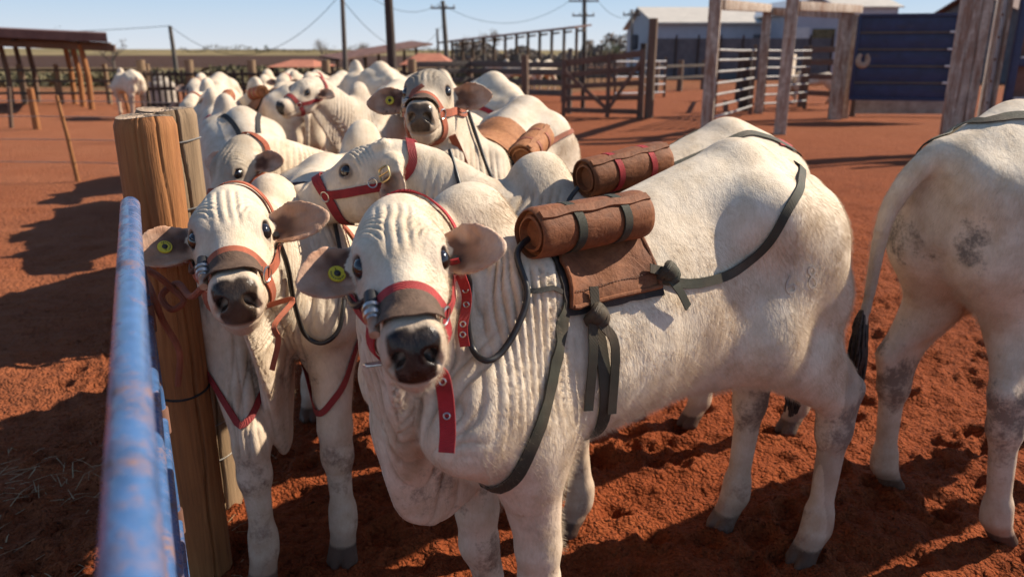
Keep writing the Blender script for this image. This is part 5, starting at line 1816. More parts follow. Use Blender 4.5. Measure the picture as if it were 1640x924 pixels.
# B: beside the log posts, head on
locB, hdB = place((-0.80, 3.36), (-0.76, 2.38))
feetB = {k: to_local(locB, hdB, p) for k, p in dict(hl=(-0.64, 3.40), hr=(-0.95, 3.34), fl=(-0.575, 2.27), fr=(-0.80, 2.12)).items()}
headB, LB = ('world', Vector((-0.712, 1.901, 1.354)), Vector((0.318, -0.879, -0.355)), Vector((0.044, -0.361, 0.932))), 1
B = build_cow("cream cow in an orange halter with a long pale dewlap, standing against the log posts", locB, hdB, feetB, headB,
              zr=1.20, zw=1.18, hump=0.09, hs=LB, seed=2, dew_len=1.4, hb=0.010, hf=0.0045,
              ears=[((0.26, 0.25, 1.0), (0.5, 0.85, -0.1)), ((0.42, 0.10, -1.0), (0.45, 0.85, 0.1))], ear_k=1.0)

# C: behind A, head in profile to the left
locC, hdC = place((0.94, 3.14), (-0.02, 2.55))
feetC = {k: to_local(locC, hdC, p) for k, p in dict(hl=(1.27, 3.19), hr=(0.84, 3.26), fl=(0.22, 2.42), fr=(0.06, 2.66)).items()}
headC, LC = ('world', CAM + (Vector((-0.418, 2.676, 1.384)) - CAM) * 0.935, Vector((-0.895, -0.03, -0.44)), Vector((-0.43, 0.112, 0.896))), 0.9
C = build_cow("cream cow with horn bud scar and red buckled halter, its head in profile", locC, hdC, feetC, headC,
              zr=1.37, zw=1.17, hump=0.14, hs=LC, seed=3, hb=0.011, hf=0.0055, horn_bud=True, ear_f=-0.06, ear_s=0.045,
              ears=[((0.22, -0.86, 0.45), (0.3, 0.35, 0.9)), ((-1.0, -0.40, -0.35), (0.2, 0.85, -0.5))])

# D: behind C, head raised
locD, hdD = place((0.08, 4.12), (-0.24, 3.22))
feetD = {k: to_local(locD, hdD, p) for k, p in dict(hl=(0.26, 4.1), hr=(-0.08, 4.22), fl=(-0.05, 3.1), fr=(-0.38, 3.2)).items()}
headD, LD = ('world', Vector((-0.324, 3.184, 1.607)), Vector((-0.007, -0.959, -0.284)), Vector((-0.025, -0.283, 0.959))), 1
D = build_cow("grey faced cow raising its head above the profile cow, wearing an orange halter", locD, hdD, feetD, headD,
              zr=1.40, zw=1.27, hump=0.12, hs=LD, seed=4, hb=0.012, hf=0.006, grey=0.25, face_grey=0.65,
              ears=[((-0.02, 0.05, 1.0), (0.85, 0.5, -0.1)), ((0.1, -0.05, -1.0), (0.8, 0.55, 0.1))])

# E: at the right edge, seen from behind
hdE = math.atan2(0.50, 0.87)
cE = Vector((1.58, 2.52))
locE = (cE.x + 0.52 * math.cos(hdE), cE.y + 0.52 * math.sin(hdE))
feetE = {k: to_local(locE, hdE, p) for k, p in dict(hr=(1.70, 2.34), hl=(1.48, 2.70)).items()}
feetE['fl'] = (0.45, 0.15); feetE['fr'] = (0.47, -0.15)
Ecow = build_cow("cow seen from behind at the edge, tail with a black tuft hanging down", locE, hdE, feetE, ('local', (1.0, 0, 1.35), (0.8, 0, -0.6), (0.6, 0, 0.8)),
              zr=1.47, zw=1.3, hump=0.15, seed=5, grey=0.13, dirty=0.50, hb=0.010, hf=0.02, detail=False, headless=False,
              ears=None, eyes=False, tail=[(-0.74, 0.02, 1.36), (-0.84, 0.06, 1.31), (-0.90, 0.11, 1.16), (-0.90, 0.13, 0.95), (-0.91, 0.14, 0.74)])

# F: left of the middle, head lowered
locF, hdF = place((-0.25, 4.75), (-0.80, 3.90))
feetF = {k: to_local(locF, hdF, p) for k, p in dict(hl=(-0.12, 4.75), hr=(-0.42, 4.9), fl=(-0.7, 3.85), fr=(-0.95, 3.98)).items()}
headF, LF = ('world', W(372, 216, 3.25), Vector((-0.22, -0.60, -0.77)), Vector((-0.36, -0.72, 0.59))), 0.95
Fc = build_cow("cow with a large hump and lowered shaded face, just beyond the log posts", locF, hdF, feetF, headF,
              zr=1.28, zw=1.14, hump=0.17, hs=0.9, seed=6, hb=0.013, hf=0.0065, face_grey=0.45)
# ------------------------------------------------------------------ the rest of the herd, out of focus
HERD = "herd standing behind"
def far_cow(label, hip, sh, head=None, zr=1.36, zw=1.25, hump=0.15, hb=0.018, hf=0.012, seed=0, hd_yaw=0.0, hd_pitch=-0.5, hz=1.30, hx=0.98, grey=0.0, hs=0.97, eyes=True, group=HERD, **kw):
    loc, hd = place(hip, sh)
    st = 0.02 * ((seed * 7) % 5 - 2)
    feet = dict(hl=(-0.62 + st, 0.16), hr=(-0.58 - st, -0.16), fl=(0.46 - st, 0.14), fr=(0.44 + st, -0.14))
    if head is None:
        yv = Vector((math.cos(hd_yaw), math.sin(hd_yaw), 0))
        O = Vector((0.62, 0, hz)) + yv * (hx - 0.62)
        F = yv * math.cos(hd_pitch) + Vector((0, 0, math.sin(hd_pitch)))
        head = ('local', O, F, Vector((0, 0, 1)))
    grey = grey or 0.06 * ((seed * 5) % 7)
    return build_cow(label, loc, hd, feet, head, group, zr, zw, hump, hs, seed=seed, hb=hb, hf=hf, grey=grey, eyes=eyes, **kw)
G = far_cow("cow turning its head left in a red halter, well behind the large humped one", (-1.05, 7.65), (-1.32, 6.62), ('world', Vector((-1.516, 6.10, 1.50)), Vector((-0.49, -0.731, -0.475)), Vector((-0.13, -0.478, 0.869))), hs=0.95, seed=11, hf=0.009, zr=1.38)
K1 = far_cow("cow facing the camera with a red strapped back, seen right above the log posts", (-2.95, 7.9), (-2.62, 6.95), seed=12, hz=1.14, hd_pitch=-0.75, zr=1.28, zw=1.2)
K2 = far_cow("cow with an orange leather roll, between the log posts and the red haltered head", (-2.10, 7.6), (-2.75, 8.45), seed=13, zr=1.32, hz=1.15)
K3 = far_cow("distant cow with head turned half right, left end of the row before the railed fence", (-3.6, 13.2), (-3.75, 12.2), seed=14, hz=1.36, hd_yaw=0.5, hd_pitch=-0.6)
K4 = far_cow("distant cow facing the camera, ears spread, second in the row before the railed fence", (-3.0, 12.4), (-3.12, 11.4), seed=15, hz=1.40, hd_yaw=0.15, hd_pitch=-0.7)
K10 = far_cow("cow facing the camera between the log posts and the one with the orange roll", (-3.35, 9.1), (-3.1, 8.1), seed=31, hz=1.28, hd_yaw=-0.3, hd_pitch=-0.8, zr=1.3)
K11 = far_cow("distant cow with lowered dark muzzle, third in the row before the railed fence", (-2.4, 11.3), (-2.65, 10.4), seed=32, hz=1.30, hd_yaw=-0.5, hd_pitch=-0.9)
K12 = far_cow("distant cow looking left, right of the red haltered head", (-1.75, 12.0), (-2.45, 11.3), seed=33, hz=1.42, hd_yaw=0.35, hd_pitch=-0.4)
K5 = far_cow("cow seen from behind with a bulky pale rump, left of the thick black pole", (-1.45, 9.0), (-1.95, 9.9), seed=16, zr=1.52, zw=1.4, grey=0.12)
K6 = far_cow("cow seen from behind, its rump and tail showing right over the grey faced one", (-0.10, 5.75), (-0.62, 6.65), seed=17, zr=1.48, zw=1.35)
K7 = far_cow("cow standing with its rump to the camera behind the large humped one", (-1.62, 4.75), (-2.05, 5.65), seed=18, zr=1.30, zw=1.22, hz=1.0, hd_pitch=-0.9)
K8 = far_cow("distant cow peering over the backs, just right of the front log posts", (-4.0, 11.0), (-3.9, 10.0), seed=19, hz=1.38, hd_yaw=0.2, hd_pitch=-0.6)
K9 = far_cow("distant cow, right end of the row before the railed fence", (-1.35, 13.0), (-2.0, 12.3), seed=20, hz=1.40, hd_yaw=0.5, hd_pitch=-0.6)
FAR = "cattle far off across the yard"
kw = dict(hb=0.03, hf=0.02, detail=False, eyes=False, group=FAR)
far_cow("pale cow standing beside the round feed bin, its rump to the camera", (-9.75, 20.6), (-10.4, 21.3), seed=21, zr=1.22, zw=1.12, hz=0.9, hd_pitch=-1.0, **kw)
far_cow("far white cow walking behind the plank fence, left of the pair", (0.7, 33.2), (-0.3, 33.0), seed=23, **kw)
far_cow("far white cow behind the plank fence, right of the pair", (1.6, 34.0), (1.0, 33.2), seed=24, hz=1.0, **kw)
far_cow("small far white cow resting its head low beside the brown railed fence", (10.6, 27.0), (9.8, 27.4), seed=25, zr=1.0, zw=0.9, hz=0.5, hd_pitch=-1.1, **kw)
# ------------------------------------------------------------------ gear laid on the animals' surfaces
def near(c, p, off=0.004):
    loc, n, _, _ = c.bvh.find_nearest(Vector(p))
    return loc + n * off, n
def wrap(c, x, ang, off=0.004):
    """point on the trunk at length x, ang degrees from the spine (positive = the animal's left)"""
    a = math.radians(ang)
    ax = Vector((x, 0, 0.98))
    d = Vector((0, math.sin(a), math.cos(a)))
    hit, n, _, _ = c.bvh.ray_cast(ax + d * 1.2, -d)
    if hit is None:
        return near(c, ax + d * 0.35, off)
    return hit + n * off, n
def pix(c, u, v, off=0.004):
    """point of the hide seen at a pixel of the photograph"""
    o = c.Mi @ CAM
    d = (c.Mi.to_3x3() @ ray(u, v)).normalized()
    hit, n, _, _ = c.bvh.ray_cast(o, d)
    if hit is None:
        q = o + d * 2.0
        best = None
        for k in range(60):
            q = o + d * (0.8 + k * 0.05)
            loc, n, _, dd = c.bvh.find_nearest(q)
            if best is None or dd < best[0]:
                best = (dd, loc, n)
        return best[1] + best[2] * off, best[2]
    return hit + n * off, n
def headring(c, f, ang, off=0.004, u0=-0.09):
    """point on the head: ang degrees from the top of the face (positive = left)"""
    a = math.radians(ang)
    ax = c.H(f, u0, 0)
    d = (c.U * math.cos(a) + c.S * math.sin(a)).normalized()
    hit, n, _, _ = c.bvh.ray_cast(ax + d * 0.30 * c.hs, -d)
    if hit is None or (hit - ax).length > 0.16 * c.hs:
        hit2, n2, _, _ = c.bvh.ray_cast(ax, d)
        if hit2 is not None:
            if n2.dot(d) < 0: n2 = -n2
            return hit2 + n2 * off, n2
        return near(c, ax + d * 0.1 * c.hs, off)
    return hit + n * off, n
def inring(c, f, ang, u0=-0.12, off=0.0065):
    """the same, measured from inside the head, so that the ears are not in the way"""
    a = math.radians(ang)
    ax = c.H(f, u0, 0)
    d = (c.U * math.cos(a) + c.S * math.sin(a)).normalized()
    hit, n, _, dist = c.bvh.ray_cast(ax, d)
    if hit is None or dist > 0.20 * c.hs:
        return ax + d * 0.125 * c.hs, d
    return hit + d * off, (n if n.dot(d) > 0 else -n)
def surface_path(c, pts, n=40, off=0.004, closed=False, hug=True, slack=None):
    """a smooth line over the hide through the given (point, normal) pairs"""
    P = crv([p for p, _ in pts], n, closed)
    out, nr = [], []
    for i, p in enumerate(P):
        q, nn = near(c, p, off)
        if not hug:
            dv = p - q
            if dv.dot(nn) > 0:
                q = p
        out.append(q); nr.append(nn)
    m = len(out)
    for _ in range(4):                       # a strap is stiff: it bridges hollows
        o2 = []
        for i in range(m):
            if not closed and i in (0, m - 1):
                o2.append(out[i]); continue
            a = (out[i - 1] + out[(i + 1) % m]) * 0.5
            s, nn = near(c, a, off)
            if (a - s).dot(nn) < 0: a = s
            o2.append(out[i] * 0.4 + a * 0.6)
        out = o2
        nr = [((nr[i - 1] if (closed or i > 0) else nr[i]) + nr[i] * 2 + nr[(i + 1) % m if closed else min(i + 1, m - 1)]).normalized() for i in range(m)]
    return out, nr
def strap(c, pts, width, n=40, thick=0.003, off=0.005, closed=False, mb=None):
    P, Nn = surface_path(c, pts, n, off, closed)
    return (mb or MB()).ribbon(P, Nn, width, thick, closed)

def ring_mb(mb, p, nrm, r, tr=0.003, tilt=None, sx=1.0):
    nrm = nrm.normalized()
    a = nrm.orthogonal().normalized() if tilt is None else (tilt - nrm * tilt.dot(nrm)).normalized()
    b = nrm.cross(a)
    pts = [p + (a * math.cos(t) * sx + b * math.sin(t)) * r for t in [2 * math.pi * k / 18 for k in range(18)]]
    return mb.tube(pts, tr, 6, closed=True)
def buckle_mb(mb, p, nrm, along, w, l, tr=0.003):
    across = nrm.cross(along).normalized(); along = along.normalized()
    pts = []
    for k in range(24):
        t = 2 * math.pi * k / 24
        cx, sy = math.cos(t), math.sin(t)
        pts.append(p + nrm * 0.006 + along * l * math.copysign(abs(cx) ** 0.5, cx) + across * w * math.copysign(abs(sy) ** 0.5, sy))
    mb.tube(pts, tr, 6, closed=True)
    mb.tube([p + nrm * 0.008 - along * l, p + nrm * 0.010 + along * l], tr * 0.8, 6)
    return mb

def halter(c, mat, width=0.030, flap=True, valve=0, loose=None, throat=True, buckle=False, f_nose=0.300, strap_tail=None):
    """halter as clothing of the animal: noseband, cheek pieces, crown; pieces of metal as its sub-parts"""
    mb = MB()
    w = width * c.hs
    nb = [headring(c, f_nose - 0.012 * (1 - math.cos(math.radians(a))), a) for a in range(0, 360, 30)]
    strap(c, nb, w, 48, 0.0035, 0.005, True, mb)
    for s in (1, -1):
        cheek = [headring(c, f_nose - 0.02, s * 92), headring(c, 0.22, s * 108), inring(c, 0.13, s * 112, -0.10), inring(c, 0.04, s * 118, -0.12), inring(c, -0.03, s * 96, -0.13), inring(c, -0.05, s * 62, -0.13), inring(c, -0.055, s * 30, -0.13), inring(c, -0.055, 0, -0.13)]
        strap(c, cheek, w * 0.85, 36, 0.0032, 0.0065, False, mb)
        if throat and (c.bvh.ray_cast(c.H(0.125, -0.12, 0), -c.U)[3] or 9) < 0.17 * c.hs:
            th = [headring(c, 0.10, s * 112), headring(c, 0.12, s * 140), headring(c, 0.125, s * 180)]
            strap(c, th, w * 0.8, 16, 0.003, 0.006, False, mb)
    ch = [headring(c, f_nose - 0.012, 180), headring(c, 0.265, 180), headring(c, 0.235, 178)]
    strap(c, ch, w * 0.8, 14, 0.003, 0.0065, False, mb)
    h = mb.build("halter", MATS[mat], c.o)
    for s in (1, -1):
        p, n = headring(c, f_nose - 0.012, s * 95, 0.009)
        ring_mb(MB(), p, n, 0.018 * c.hs, 0.0026).build("ring", MATS['steel'], h)
        p, n = headring(c, 0.112, s * 112, 0.009)
        ring_mb(MB(), p, n, 0.016 * c.hs, 0.0024).build("ring", MATS['steel'], h)
    if buckle:
        p, n = headring(c, 0.045, 105, 0.008)
        p2, _ = headring(c, 0.10, 111, 0.008)
        b = MB()
        buckle_mb(b, p, n, (p2 - p), 0.024 * c.hs, 0.027 * c.hs, 0.0035)
        b.build("buckle", MATS['brass'], h)
    if flap:
        fm = MB()
        na, nf = 15, 8
        vs = []
        for layer in (0.0, 0.003):
            for i in range(nf):
                for j in range(na):
                    a = -62 + 124 * j / (na - 1)
                    t = i / (nf - 1)
                    ext = 0.083 * (1 - abs(a / 62.0) ** 2.6) ** 0.5 if abs(a) < 62 else 0.0
                    f = f_nose + 0.004 + ext * t
                    p, n = headring(c, f, a, 0.006 + layer + 0.004 * t)
                    vs.append(p)
        def ix(l, i, j): return l * nf * na + i * na + j
        fs = []
        for i in range(nf - 1):
            for j in range(na - 1):
                fs.append((ix(1, i, j), ix(1, i, j + 1), ix(1, i + 1, j + 1), ix(1, i + 1, j)))
                fs.append((ix(0, i, j), ix(0, i + 1, j), ix(0, i + 1, j + 1), ix(0, i, j + 1)))
        for j in range(na - 1):
            fs.append((ix(0, nf - 1, j), ix(1, nf - 1, j), ix(1, nf - 1, j + 1), ix(0, nf - 1, j + 1)))
        fm.add(vs, fs).build("nose_flap", MATS['noseband_leather'], h)
    if valve:
        s = valve
        p, n = headring(c, f_nose + 0.004, s * 52, 0.016)
        d = c.F
        v = MB()
        v.tube([p - d * 0.040, p - d * 0.012, p - d * 0.010, p + d * 0.010], [0.0125, 0.0135, 0.010, 0.010], 12)
        vo = v.build("sampling_valve", MATS['hose'], h)
        MB().tube([p - d * 0.004, p + d * 0.004, p + d * 0.004, p + d * 0.012, p + d * 0.012, p + d * 0.022, p + d * 0.022, p + d * 0.028],
                  [0.0175, 0.0175, 0.012, 0.012, 0.0165, 0.0165, 0.0125, 0.0115], 12).build("hose_clamp", MATS['steel'], vo)
        MB().tube([p + d * 0.026, p + d * 0.062], [0.0105, 0.0088], 12).build("filter_tip", MATS['cork'], vo)
        # the hose leaves along the cheek
        q = [p - d * 0.035, inring(c, 0.235, s * 88, -0.10, 0.011)[0], inring(c, 0.17, s * 108, -0.10, 0.011)[0], inring(c, 0.10, s * 118, -0.11, 0.011)[0], inring(c, 0.04, s * 122, -0.12, 0.011)[0]]
        MB().tube(crv(q, 18), 0.0065, 8).build("cheek_hose", MATS['hose'], vo)
    return h

def ear_tag(c, side, a=0.45, b=0.0, r=0.0165, label=None):
    for (b0, A, B, Nn, L_, s) in c.ears:
        if s != side: continue
        cup = (9.0 - 6.0 * a) * b * b / c.hs + 0.02 * (a - 0.4) * c.hs
        p = b0 + A * (L_ * a) + B * b + Nn * (cup + 0.006)
        n = Nn
        m = MB()
        m.tube([p, p + n * 0.002, p + n * 0.005, p + n * 0.006, p + n * 0.006, p + n * 0.003], [r * 0.96, r, r, r * 0.95, r * 0.42, r * 0.36], 24)
        t = m.build("ear_tag", MATS['yellow_tag'], c.o)
        d = MB()
        d.tube([p + n * 0.003, p + n * 0.0068, p + n * 0.0105], [r * 0.40, r * 0.40, r * 0.15], 14)
        u = n.orthogonal().normalized(); w = n.cross(u)
        for k in range(9):                    # the printed digits round the rim, too small to be read
            an = 0.5 + k * 0.36
            q = p + n * 0.0062 + (u * math.cos(an) + w * math.sin(an)) * r * 0.72
            d.tube([q, q + n * 0.0006], r * 0.085, 6)
        d.build("tag_pin", MATS['tag_print'], t)

def hose(c, name, pts, r=0.0075, mat='hose', n=40, parent=None):
    return MB().tube(crv(pts, n), r, 10).build(name, MATS[mat], parent or c.o)

def rigid(parent, c, off):
    """parts were shaped in the animal's coordinates; hang them on the pack's own origin"""
    for o in parent.children:
        stack = [o] + list(o.children)
        for q in stack:
            q.data.transform(Matrix.Translation(-off))

def pack(c, label, roll_ends, roll_r=0.055, mat='leather', strap_mat='green_webbing', flap_x=(0.0, 0.30), flap_a=(-35, 62), girth=True, crupper=None,
         breast=None, group="leather packs on the cows", roll_side=1, detail=True, end_coil=True, seed=0, flap_mat=None, crupper_mat=None, knots=()):
    a, b = Vector(roll_ends[0]), Vector(roll_ends[1])
    off = (a + b) * 0.5
    root = bpy.data.objects.new("leather_pack", None)
    root.empty_display_size = 0.1
    COL.objects.link(root)
    root.matrix_world = c.M @ Matrix.Translation(off)
    tag(root, label, "pack", group)
    rnd = random.Random(seed)
    # the roll: rolled hide round a canister, soft and creased
    ax = (b - a); L = ax.length; ax.normalize()
    up = Vector((0, 0, 1)); u = (up - ax * up.dot(ax)).normalized(); w = ax.cross(u)
    m = MB()
    nl, nr = 26, 36
    vs, fs = [], []
    for i in range(nl):
        t = i / (nl - 1)
        for k in range(nr):
            an = 2 * math.pi * k / nr
            squeeze = 1.0
            for st in (0.30, 0.72):
                squeeze -= 0.055 * math.exp(-((t - st) / 0.045) ** 2)
            rr = roll_r * squeeze * (1 + 0.035 * float(vnoise(t * 5 + seed, math.cos(an) * 1.6, math.sin(an) * 1.6, 3)) + 0.03 * math.sin(an * 2 + 1 + t))
            if t < 0.02 or t > 0.98: rr *= 0.97
            vs.append(a + ax * (L * t) + (u * math.cos(an) + w * math.sin(an) * 1.05) * rr)
    for i in range(nl - 1):
        for k in range(nr):
            l = (k + 1) % nr
            fs.append((i * nr + k, i * nr + l, (i + 1) * nr + l, (i + 1) * nr + k))
    # recessed ends with the spiral of the rolled hide
    for end, sgn in ((0, -1), (nl - 1, 1)):
        base = a if end == 0 else b
        prev = [end * nr + k for k in range(nr)]
        for (sc_, dep) in ((0.93, 0.004), (0.90, -0.012), (0.74, -0.014), (0.72, 0.0), (0.62, 0.002), (0.60, -0.018), (0.0, -0.02)):
            cur = []
            if sc_ == 0.0:
                vs.append(base + ax * sgn * dep)
                ce = len(vs) - 1
                for k in range(nr):
                    l = (k + 1) % nr
                    f = (prev[k], prev[l], ce)
                    fs.append(f if sgn > 0 else f[::-1])
                break
            for k in range(nr):
                v0 = vs[end * nr + k]
                vs.append(base + (v0 - (a if end == 0 else b)) * sc_ + ax * sgn * dep)
                cur.append(len(vs) - 1)
            for k in range(nr):
                l = (k + 1) % nr
                f = (prev[k], prev[l], cur[l], cur[k])
                fs.append(f if sgn > 0 else f[::-1])
            prev = cur
    m.add(vs, fs)
    # the free edge of the hide lying along the roll
    ea = math.radians(35)
    e1 = [a + ax * (L * (0.01 + 0.98 * i / 20)) + (u * math.cos(ea + 0.04 * math.sin(i * 0.9)) + w * math.sin(ea + 0.04 * math.sin(i * 0.9))) * (roll_r * 1.0) for i in range(21)]
    n1 = [(p - (a + ax * (p - a).dot(ax))).normalized() for p in e1]
    m.ribbon(e1, n1, 0.022, 0.005)
    m.build("leather_roll", MATS[mat], root)
    for st in (0.30, 0.72):
        P, Nn = [], []
        cpt = a + ax * L * st
        for k in range(28):
            an = 2 * math.pi * k / 28
            d = u * math.cos(an) + w * math.sin(an) * 1.05
            P.append(cpt + d * (roll_r * 0.975) + ax * 0.004 * math.sin(an)); Nn.append(d.normalized())
        MB().ribbon(P, Nn, 0.024, 0.0035, True).build("roll_strap", MATS[strap_mat], root)
    # saddle flap draped over the back, a dark felt pad below it
    def drape(x0, x1, a0, a1, offs, th, name, mt, jag=0.0, hang=0.0):
        nx, na = 18, 26
        g = MB(); vs = []
        for lay in (0, th):
            for i in range(nx):
                for j in range(na):
                    tx, ta = i / (nx - 1), j / (na - 1)
                    e = jag * float(vnoise(tx * 9 + seed, ta * 3, 0, 7)) if (j in (0, na - 1)) else 0
                    sk = (tx - 0.5) * hang
                    p, n = wrap(c, x0 + (x1 - x0) * tx, a0 + (a1 + sk - a0) * ta + e, offs + lay)
                    crease = 0.0035 * float(vnoise(tx * 5 + ta * 6, ta * 9 - tx * 3, seed, 5)) + 0.002 * float(vnoise(tx * 3, ta * 22 + tx * 4, seed, 6))
                    vs.append(p + n * (crease if lay or True else 0))
        ix = lambda l, i, j: l * nx * na + i * na + j
        fs = []
        for i in range(nx - 1):
            for j in range(na - 1):
                fs.append((ix(1, i, j), ix(1, i + 1, j), ix(1, i + 1, j + 1), ix(1, i, j + 1)))
                fs.append((ix(0, i, j), ix(0, i, j + 1), ix(0, i + 1, j + 1), ix(0, i + 1, j)))
        for i in range(nx - 1):
            for j in (0, na - 1):
                fs.append((ix(0, i, j), ix(0, i + 1, j), ix(1, i + 1, j), ix(1, i, j)))
        for j in range(na - 1):
            for i in (0, nx - 1):
                fs.append((ix(0, i, j), ix(1, i, j), ix(1, i, j + 1), ix(0, i, j + 1)))
        g.add(vs, fs)
        o = g.build(name, MATS[mt], root)
        bm = bmesh.new(); bm.from_mesh(o.data); bmesh.ops.recalc_face_normals(bm, faces=bm.faces); bm.to_mesh(o.data); bm.free()
        return o
    drape(flap_x[0] - 0.012, flap_x[1] + 0.012, flap_a[0] - 2, flap_a[1] + 3.5, 0.004, 0.008, "felt_pad", 'dark_webbing', 1.6)
    fl = drape(flap_x[0], flap_x[1], flap_a[0], flap_a[1], 0.014, 0.006, "saddle_flap", flap_mat or mat)
    if detail:
        # stitched seam and rolled hem of the flap
        sm_ = MB()
        for an in (flap_a[1] - 9,):
            P = [wrap(c, flap_x[0] + 0.012 + (flap_x[1] - flap_x[0] - 0.024) * k / 30, an, 0.0225) for k in range(31)]
            for k in range(0, 30, 1):
                p0, p1 = P[k][0], P[k][0].lerp(P[k + 1][0], 0.6)
                sm_.tube([p0, p1], 0.0012, 4)
        sm_.build("stitching", MATS['leather_dark'], fl)
        hm = MB()
        P = [wrap(c, flap_x[0] + (flap_x[1] - flap_x[0]) * k / 24, flap_a[1] - 0.6, 0.019)[0] for k in range(25)]
        hm.tube(P, 0.006, 8)
        for xx in flap_x:
            hm.tube([wrap(c, xx, flap_a[0] + (flap_a[1] - flap_a[0]) * k / 24, 0.018)[0] for k in range(25)], 0.0055, 8)
        hm.build("hem", MATS[flap_mat or mat], fl)
    if girth:
        gx = flap_x[0] + 0.62 * (flap_x[1] - flap_x[0])
        P = [wrap(c, gx + 0.03 * math.sin(math.radians(an)), an, 0.006) for an in range(int(flap_a[1]) - 4, 360 + int(flap_a[0]) + 6, 14)]
        strap(c, P, 0.034, 60, 0.0035, 0.006).build("girth_strap", MATS[strap_mat], root)
    if crupper:
        strap(c, crupper, 0.025, 60, 0.0035, 0.005).build("crupper_strap", MATS[crupper_mat or strap_mat], root)
    if breast:
        strap(c, breast, 0.034, 60, 0.0035, 0.005).build("breast_strap", MATS[strap_mat], root)
    for kn in knots:
        p, n = kn['at']
        g = MB()
        k1 = [p + n * 0.012 + Vector((0.022 * math.cos(t), 0.010 * math.sin(2 * t), 0.020 * math.sin(t))) for t in [2 * math.pi * q / 16 for q in range(16)]]
        g.tube(k1, 0.0115, 8, closed=True)
        g.sphere(p + n * 0.016, (0.024, 0.018, 0.022), 12, 8)
        g.build("strap_knot", MATS[strap_mat], root)
        for tail in kn['tails']:
            P = crv([t for t in tail], 14)
            nn = []
            for q in P:
                nn.append((n + Vector((0, 0, 0.05))).normalized())
            tw = MB().ribbon(P, nn, 0.024, 0.003)
            tw.build("strap_end", MATS[strap_mat], root)
    rigid(root, c, off)
    return root
# ------------------------------------------------------------------ A: gear
P_ = lambda c, u, v, o=0.004: pix(c, u, v, o)
HALT = halter(A, 'red_webbing', 0.033, valve=-1)
ear_tag(A, -1, 0.46, 0.004)
packA = pack(A, "brown leather roll and flap with green straps on the nearest cow", (wrap(A, 0.36, 27, 0.052)[0], wrap(A, 0.02, 21, 0.062)[0]), 0.056,
     flap_x=(0.02, 0.29), flap_a=(-30, 58), seed=1,
     crupper=[P_(A, 1060, 440), P_(A, 1085, 455), P_(A, 1130, 452), P_(A, 1175, 436), P_(A, 1215, 405), P_(A, 1245, 365), P_(A, 1270, 315), P_(A, 1285, 270), P_(A, 1292, 236), near(A, (-0.78, 0.0, 1.22)), near(A, (-0.74, -0.11, 1.22)), near(A, (-0.55, -0.2, 1.1)), near(A, (-0.3, -0.24, 1.1)), near(A, (0.0, -0.2, 1.15))],
     breast=[P_(A, 912, 425), P_(A, 905, 470), P_(A, 895, 540), P_(A, 880, 620), P_(A, 855, 700), P_(A, 828, 758), near(A, (0.42, 0.05, 0.72)), near(A, (0.34, 0.0, 0.73)), near(A, (0.22, 0.0, 0.73))],
     knots=[dict(at=P_(A, 948, 508, 0.012), tails=[[P_(A, 942, 520, 0.02)[0], P_(A, 944, 570, 0.016)[0], P_(A, 936, 655, 0.012)[0]], [P_(A, 955, 520, 0.022)[0], P_(A, 976, 555, 0.022)[0], P_(A, 972, 655, 0.02)[0]], [P_(A, 938, 465, 0.03)[0], P_(A, 945, 500, 0.024)[0]]]),
            dict(at=P_(A, 1060, 442, 0.016), tails=[[P_(A, 1062, 450, 0.026)[0], P_(A, 1076, 468, 0.026)[0], P_(A, 1092, 492, 0.02)[0]], [P_(A, 1060, 442, 0.028)[0], P_(A, 1030, 436, 0.03)[0]]])])
hs_ = hose(A, "sampling_hose", [P_(A, 872, 383, 0.03)[0], P_(A, 850, 388, 0.022)[0], P_(A, 826, 412, 0.016)[0], P_(A, 836, 470, 0.014)[0], P_(A, 834, 520, 0.014)[0], P_(A, 810, 565, 0.016)[0], P_(A, 778, 579, 0.016)[0], P_(A, 750, 560, 0.016)[0], P_(A, 741, 510, 0.014)[0], P_(A, 742, 450, 0.014)[0], P_(A, 732, 415, 0.014)[0]], 0.0072, n=60)
MB().ribbon(*(lambda P: ([p for p, _ in P], [n for _, n in P]))([P_(A, 838, 470, 0.012), P_(A, 860, 466, 0.01), P_(A, 885, 463, 0.01), P_(A, 905, 470, 0.012)]), 0.012, 0.002).build("hose_tie", MATS['dark_webbing'], hs_)
# loose ends of A's halter
def loose(c, par, mat, pts, w, holes=0, tilt=(0, -1, 0.2)):
    P = crv(pts, 22)
    nn = (c.Mi.to_3x3() @ Vector(tilt)).normalized()
    o = MB().ribbon(P, [nn] * len(P), w, 0.0032).build("strap_end", MATS[mat], par)
    for k in range(holes):
        q = P[int(len(P) * (0.30 + 0.6 * k / max(holes, 1)))]
        ring_mb(MB(), q + nn * 0.0045, nn, 0.0055, 0.0016).build("eyelet", MATS['steel'], o)
    return o
loose(A, HALT, 'red_webbing', [P_(A, 722, 425, 0.02)[0], P_(A, 736, 470, 0.02)[0], P_(A, 735, 520, 0.022)[0], P_(A, 727, 552, 0.024)[0]], 0.021, 4)
ch = A.H(0.20, -0.235, -0.005)
chn = A.Mi @ W(708, 606, 1.33)
loose(A, HALT, 'red_webbing', [A.H(0.335, -0.19, 0.045), chn, A.Mi @ W(714, 640, 1.345), A.Mi @ W(717, 690, 1.36), A.Mi @ W(715, 724, 1.365)], 0.029, 2)
b_ = MB(); q_, n_ = headring(A, 0.285, -150, 0.012)
buckle_mb(b_, q_, n_, A.S, 0.018, 0.02).build("buckle", MATS['steel'], HALT)
tuft(A, 0.2, 60)
